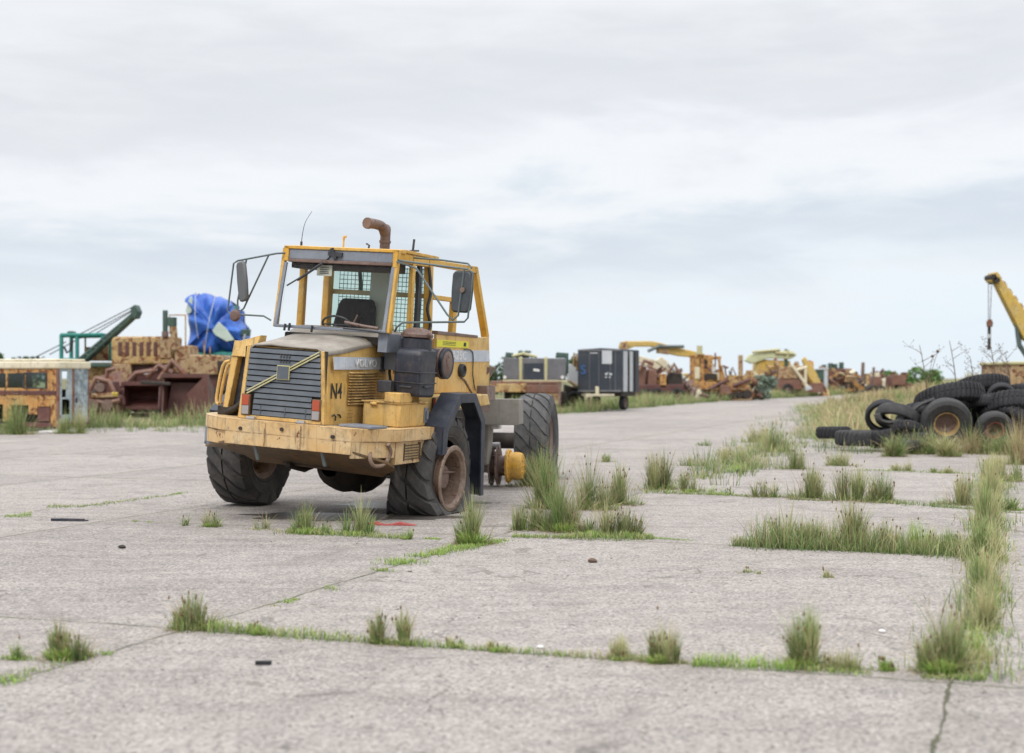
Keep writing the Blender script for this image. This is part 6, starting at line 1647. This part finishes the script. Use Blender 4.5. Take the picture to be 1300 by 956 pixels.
for (px, py, s_, lab, nm, mt) in [(155, 696, .035, 'small dark stone alone on the left slab', 'stone', 'dark'), (334, 844, .05, 'small dark piece of rubber near the bottom edge, left of centre', 'rubber_scrap', 'rubber2'),
                              (520, 726, .02, 'tiny dark pebble by the long joint in the centre foreground', 'pebble', 'stone'), (762, 634, .06, 'brown stone at the foot of the dense rush bed', 'stone', 'bark'), (940, 600, .07, 'dark oval scrap on the pale concrete beside the third cross joint', 'stone', 'dark'),
                              (1120, 803, .022, 'little pale stone on the front right slab', 'pebble', 'white'), (1229, 703, .05, 'white stone at the foot of the right-hand long joint grass', 'stone', 'white'), (686, 823, .02, 'small pale chip just above the front joint', 'pebble', 'white'), (752, 714, .04, 'small flat brown scrap on the centre slab', 'stone', 'bark')]:
    p = gnd(px, py); b = MB(); b.lathe([(.001, -.4*s_), (s_*.9, -.3*s_), (s_*1.1, .1*s_), (s_*.6, .5*s_), (.001, .6*s_)], p+V((0, 0, s_*.35)), (.1, .1, 1), 9)
    if nm == 'rubber_scrap':
        b = MB(Matrix.Translation(p)); b.prism([(-.042, -.014), (.04, -.016), (.046, .014), (-.04, .012)], 2, 0, .022)
    o = b.build(nm, mt, None, 0, 30, loc=tuple(p)); tag(o, lab, 'stone' if nm != 'rubber_scrap' else 'rubber scrap')
# crumbs of broken concrete scattered over the slabs
b = MB()
for i in range(520):
    px = random.uniform(0, 1300); py = 560+random.random()**.7*390; p = gnd(px, py)
    if not inpoly(p.x, p.y, APRON): continue
    s_ = random.uniform(.003, .010)*(1+p.y*.02); b.lathe([(.001, -.3*s_), (s_, 0), (.001, .5*s_)], p+V((0, 0, s_*.25)), (random.uniform(-.4, .4), random.uniform(-.4, .4), 1), 5)
o = b.build('gravel', 'stone', smooth=0); o['kind'] = 'stuff'; tag(o, 'loose crumbs of broken concrete scattered on the slabs', 'gravel')
# damp oily patch under the front axle, a thin film on the slab
def film(name, cx, cy, rx, ry, rot, z, mat):
    n = 40; vs = []
    for i in range(n):
        a = 2*PI*i/n; r = 1+.16*math.sin(a*3+1)+.1*math.sin(a*7)+.06*math.sin(a*11+2); x, y = math.cos(a)*rx*r, math.sin(a)*ry*r
        vs.append((cx+x*math.cos(rot)-y*math.sin(rot), cy+x*math.sin(rot)+y*math.cos(rot), z))
    me = bpy.data.meshes.new(name); me.from_pydata(vs, [], [list(range(n))]); me.materials.append(mat); me.update()
    o = bpy.data.objects.new(name, me); COL.objects.link(o); o['kind'] = 'structure'; return o


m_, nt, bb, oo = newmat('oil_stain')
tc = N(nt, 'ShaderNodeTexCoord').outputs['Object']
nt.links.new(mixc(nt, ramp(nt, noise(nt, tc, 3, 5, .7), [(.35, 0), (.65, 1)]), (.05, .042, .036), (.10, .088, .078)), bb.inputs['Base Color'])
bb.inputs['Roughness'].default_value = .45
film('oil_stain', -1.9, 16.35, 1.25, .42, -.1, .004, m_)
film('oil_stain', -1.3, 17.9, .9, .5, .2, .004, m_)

# ================================================================== sky, sun, camera
w = bpy.data.worlds.new('World'); S.world = w; w.use_nodes = True; nt = w.node_tree
for n_ in list(nt.nodes): nt.nodes.remove(n_)
out = nt.nodes.new('ShaderNodeOutputWorld'); bg = nt.nodes.new('ShaderNodeBackground'); bg.inputs[1].default_value = .1
sky = nt.nodes.new('ShaderNodeTexSky'); sky.sky_type = 'NISHITA'; sky.sun_disc = False
SUN_EL, SUN_AZ = 48, 205
sky.sun_elevation = R_(SUN_EL); sky.sun_rotation = R_(SUN_AZ); sky.air_density = 1; sky.dust_density = 2
tcw = N(nt, 'ShaderNodeTexCoord').outputs['Generated']
sp = N(nt, 'ShaderNodeSeparateXYZ'); nt.links.new(tcw, sp.inputs[0])
z = sp.outputs[2]; x = sp.outputs[0]
big = noise(nt, vmap(nt, tcw, (2.6, 2.6, 9), loc=(3.1, 1.2, .4)), 1.5, 6, .55, .7)
fine = noise(nt, vmap(nt, tcw, (5, 5, 26), loc=(1.1, 4.2, 2.4)), 2.2, 6, .6, .3)
hz = mathn(nt, 'ADD', z, mathn(nt, 'MULTIPLY', mathn(nt, 'SUBTRACT', big, .5), .15))
hz = mathn(nt, 'ADD', hz, mathn(nt, 'MULTIPLY', mathn(nt, 'SUBTRACT', fine, .5), .06))
hz = mathn(nt, 'ADD', hz, mathn(nt, 'MULTIPLY', x, -.05))
cl = ramp(nt, hz, [(0., (.80, .90, .98)), (.042, (.87, .935, .985)), (.066, (.78, .845, .915)), (.092, (.66, .73, .815)), (.115, (.77, .83, .895)), (.135, (.95, .975, 1.)), (.156, (.90, .92, .965)), (.182, (.74, .77, .815)), (.225, (.79, .815, .85)), (.265, (.91, .925, .96)), (.32, (.81, .835, .87)), (1., (.88, .9, .93))], 'B_SPLINE')
cl = mixc(nt, mathn(nt, 'MULTIPLY', ramp(nt, fine, [(.4, 0), (.75, 1)]), .3), cl, (.93, .95, .98))
bright = mathn(nt, 'MULTIPLY', mathn(nt, 'ADD', mathn(nt, 'MULTIPLY', mathn(nt, 'MAXIMUM', mathn(nt, 'SUBTRACT', z, .25), 0), 2.3), 1.0), 10.0)
sc_ = N(nt, 'ShaderNodeVectorMath', operation='SCALE'); nt.links.new(cl, sc_.inputs[0]); nt.links.new(bright, sc_.inputs[3])
col = mixc(nt, .94, sky.outputs[0], sc_.outputs[0])
nt.links.new(col, bg.inputs[0]); nt.links.new(bg.outputs[0], out.inputs[0])

sl = bpy.data.lights.new('sun', 'SUN'); sl.energy = 1.4; sl.angle = R_(14); sl.color = (1, .965, .91)
so = bpy.data.objects.new('sun', sl); COL.objects.link(so)
az = R_(SUN_AZ); el = R_(SUN_EL)
dirv = V((math.sin(az)*math.cos(el), math.cos(az)*math.cos(el), math.sin(el)))   # towards the sun (sky node: 0 = +Y, clockwise)
so.rotation_euler = dirv.to_track_quat('Z', 'Y').to_euler(); so.location = dirv*60

cd = bpy.data.cameras.new('camera'); co = bpy.data.objects.new('camera', cd); COL.objects.link(co)
co.location = (0, 0, CH); co.rotation_euler = (PI/2, 0, 0)
cd.sensor_width = 36; cd.lens = 36*FX/1300; cd.shift_y = (HY-478)/1300
cd.clip_start = .1; cd.clip_end = 6000
cd.dof.use_dof = True; cd.dof.focus_distance = 14.8; cd.dof.aperture_fstop = 1.6
S.camera = co
S.view_settings.view_transform = 'Standard'; S.view_settings.look = 'None'; S.view_settings.gamma = 1; S.view_settings.exposure = 0.04
S.cycles.use_denoising = True
S.cycles.max_bounces = 6; S.cycles.transparent_max_bounces = 12
S.cycles.caustics_reflective = False; S.cycles.caustics_refractive = False
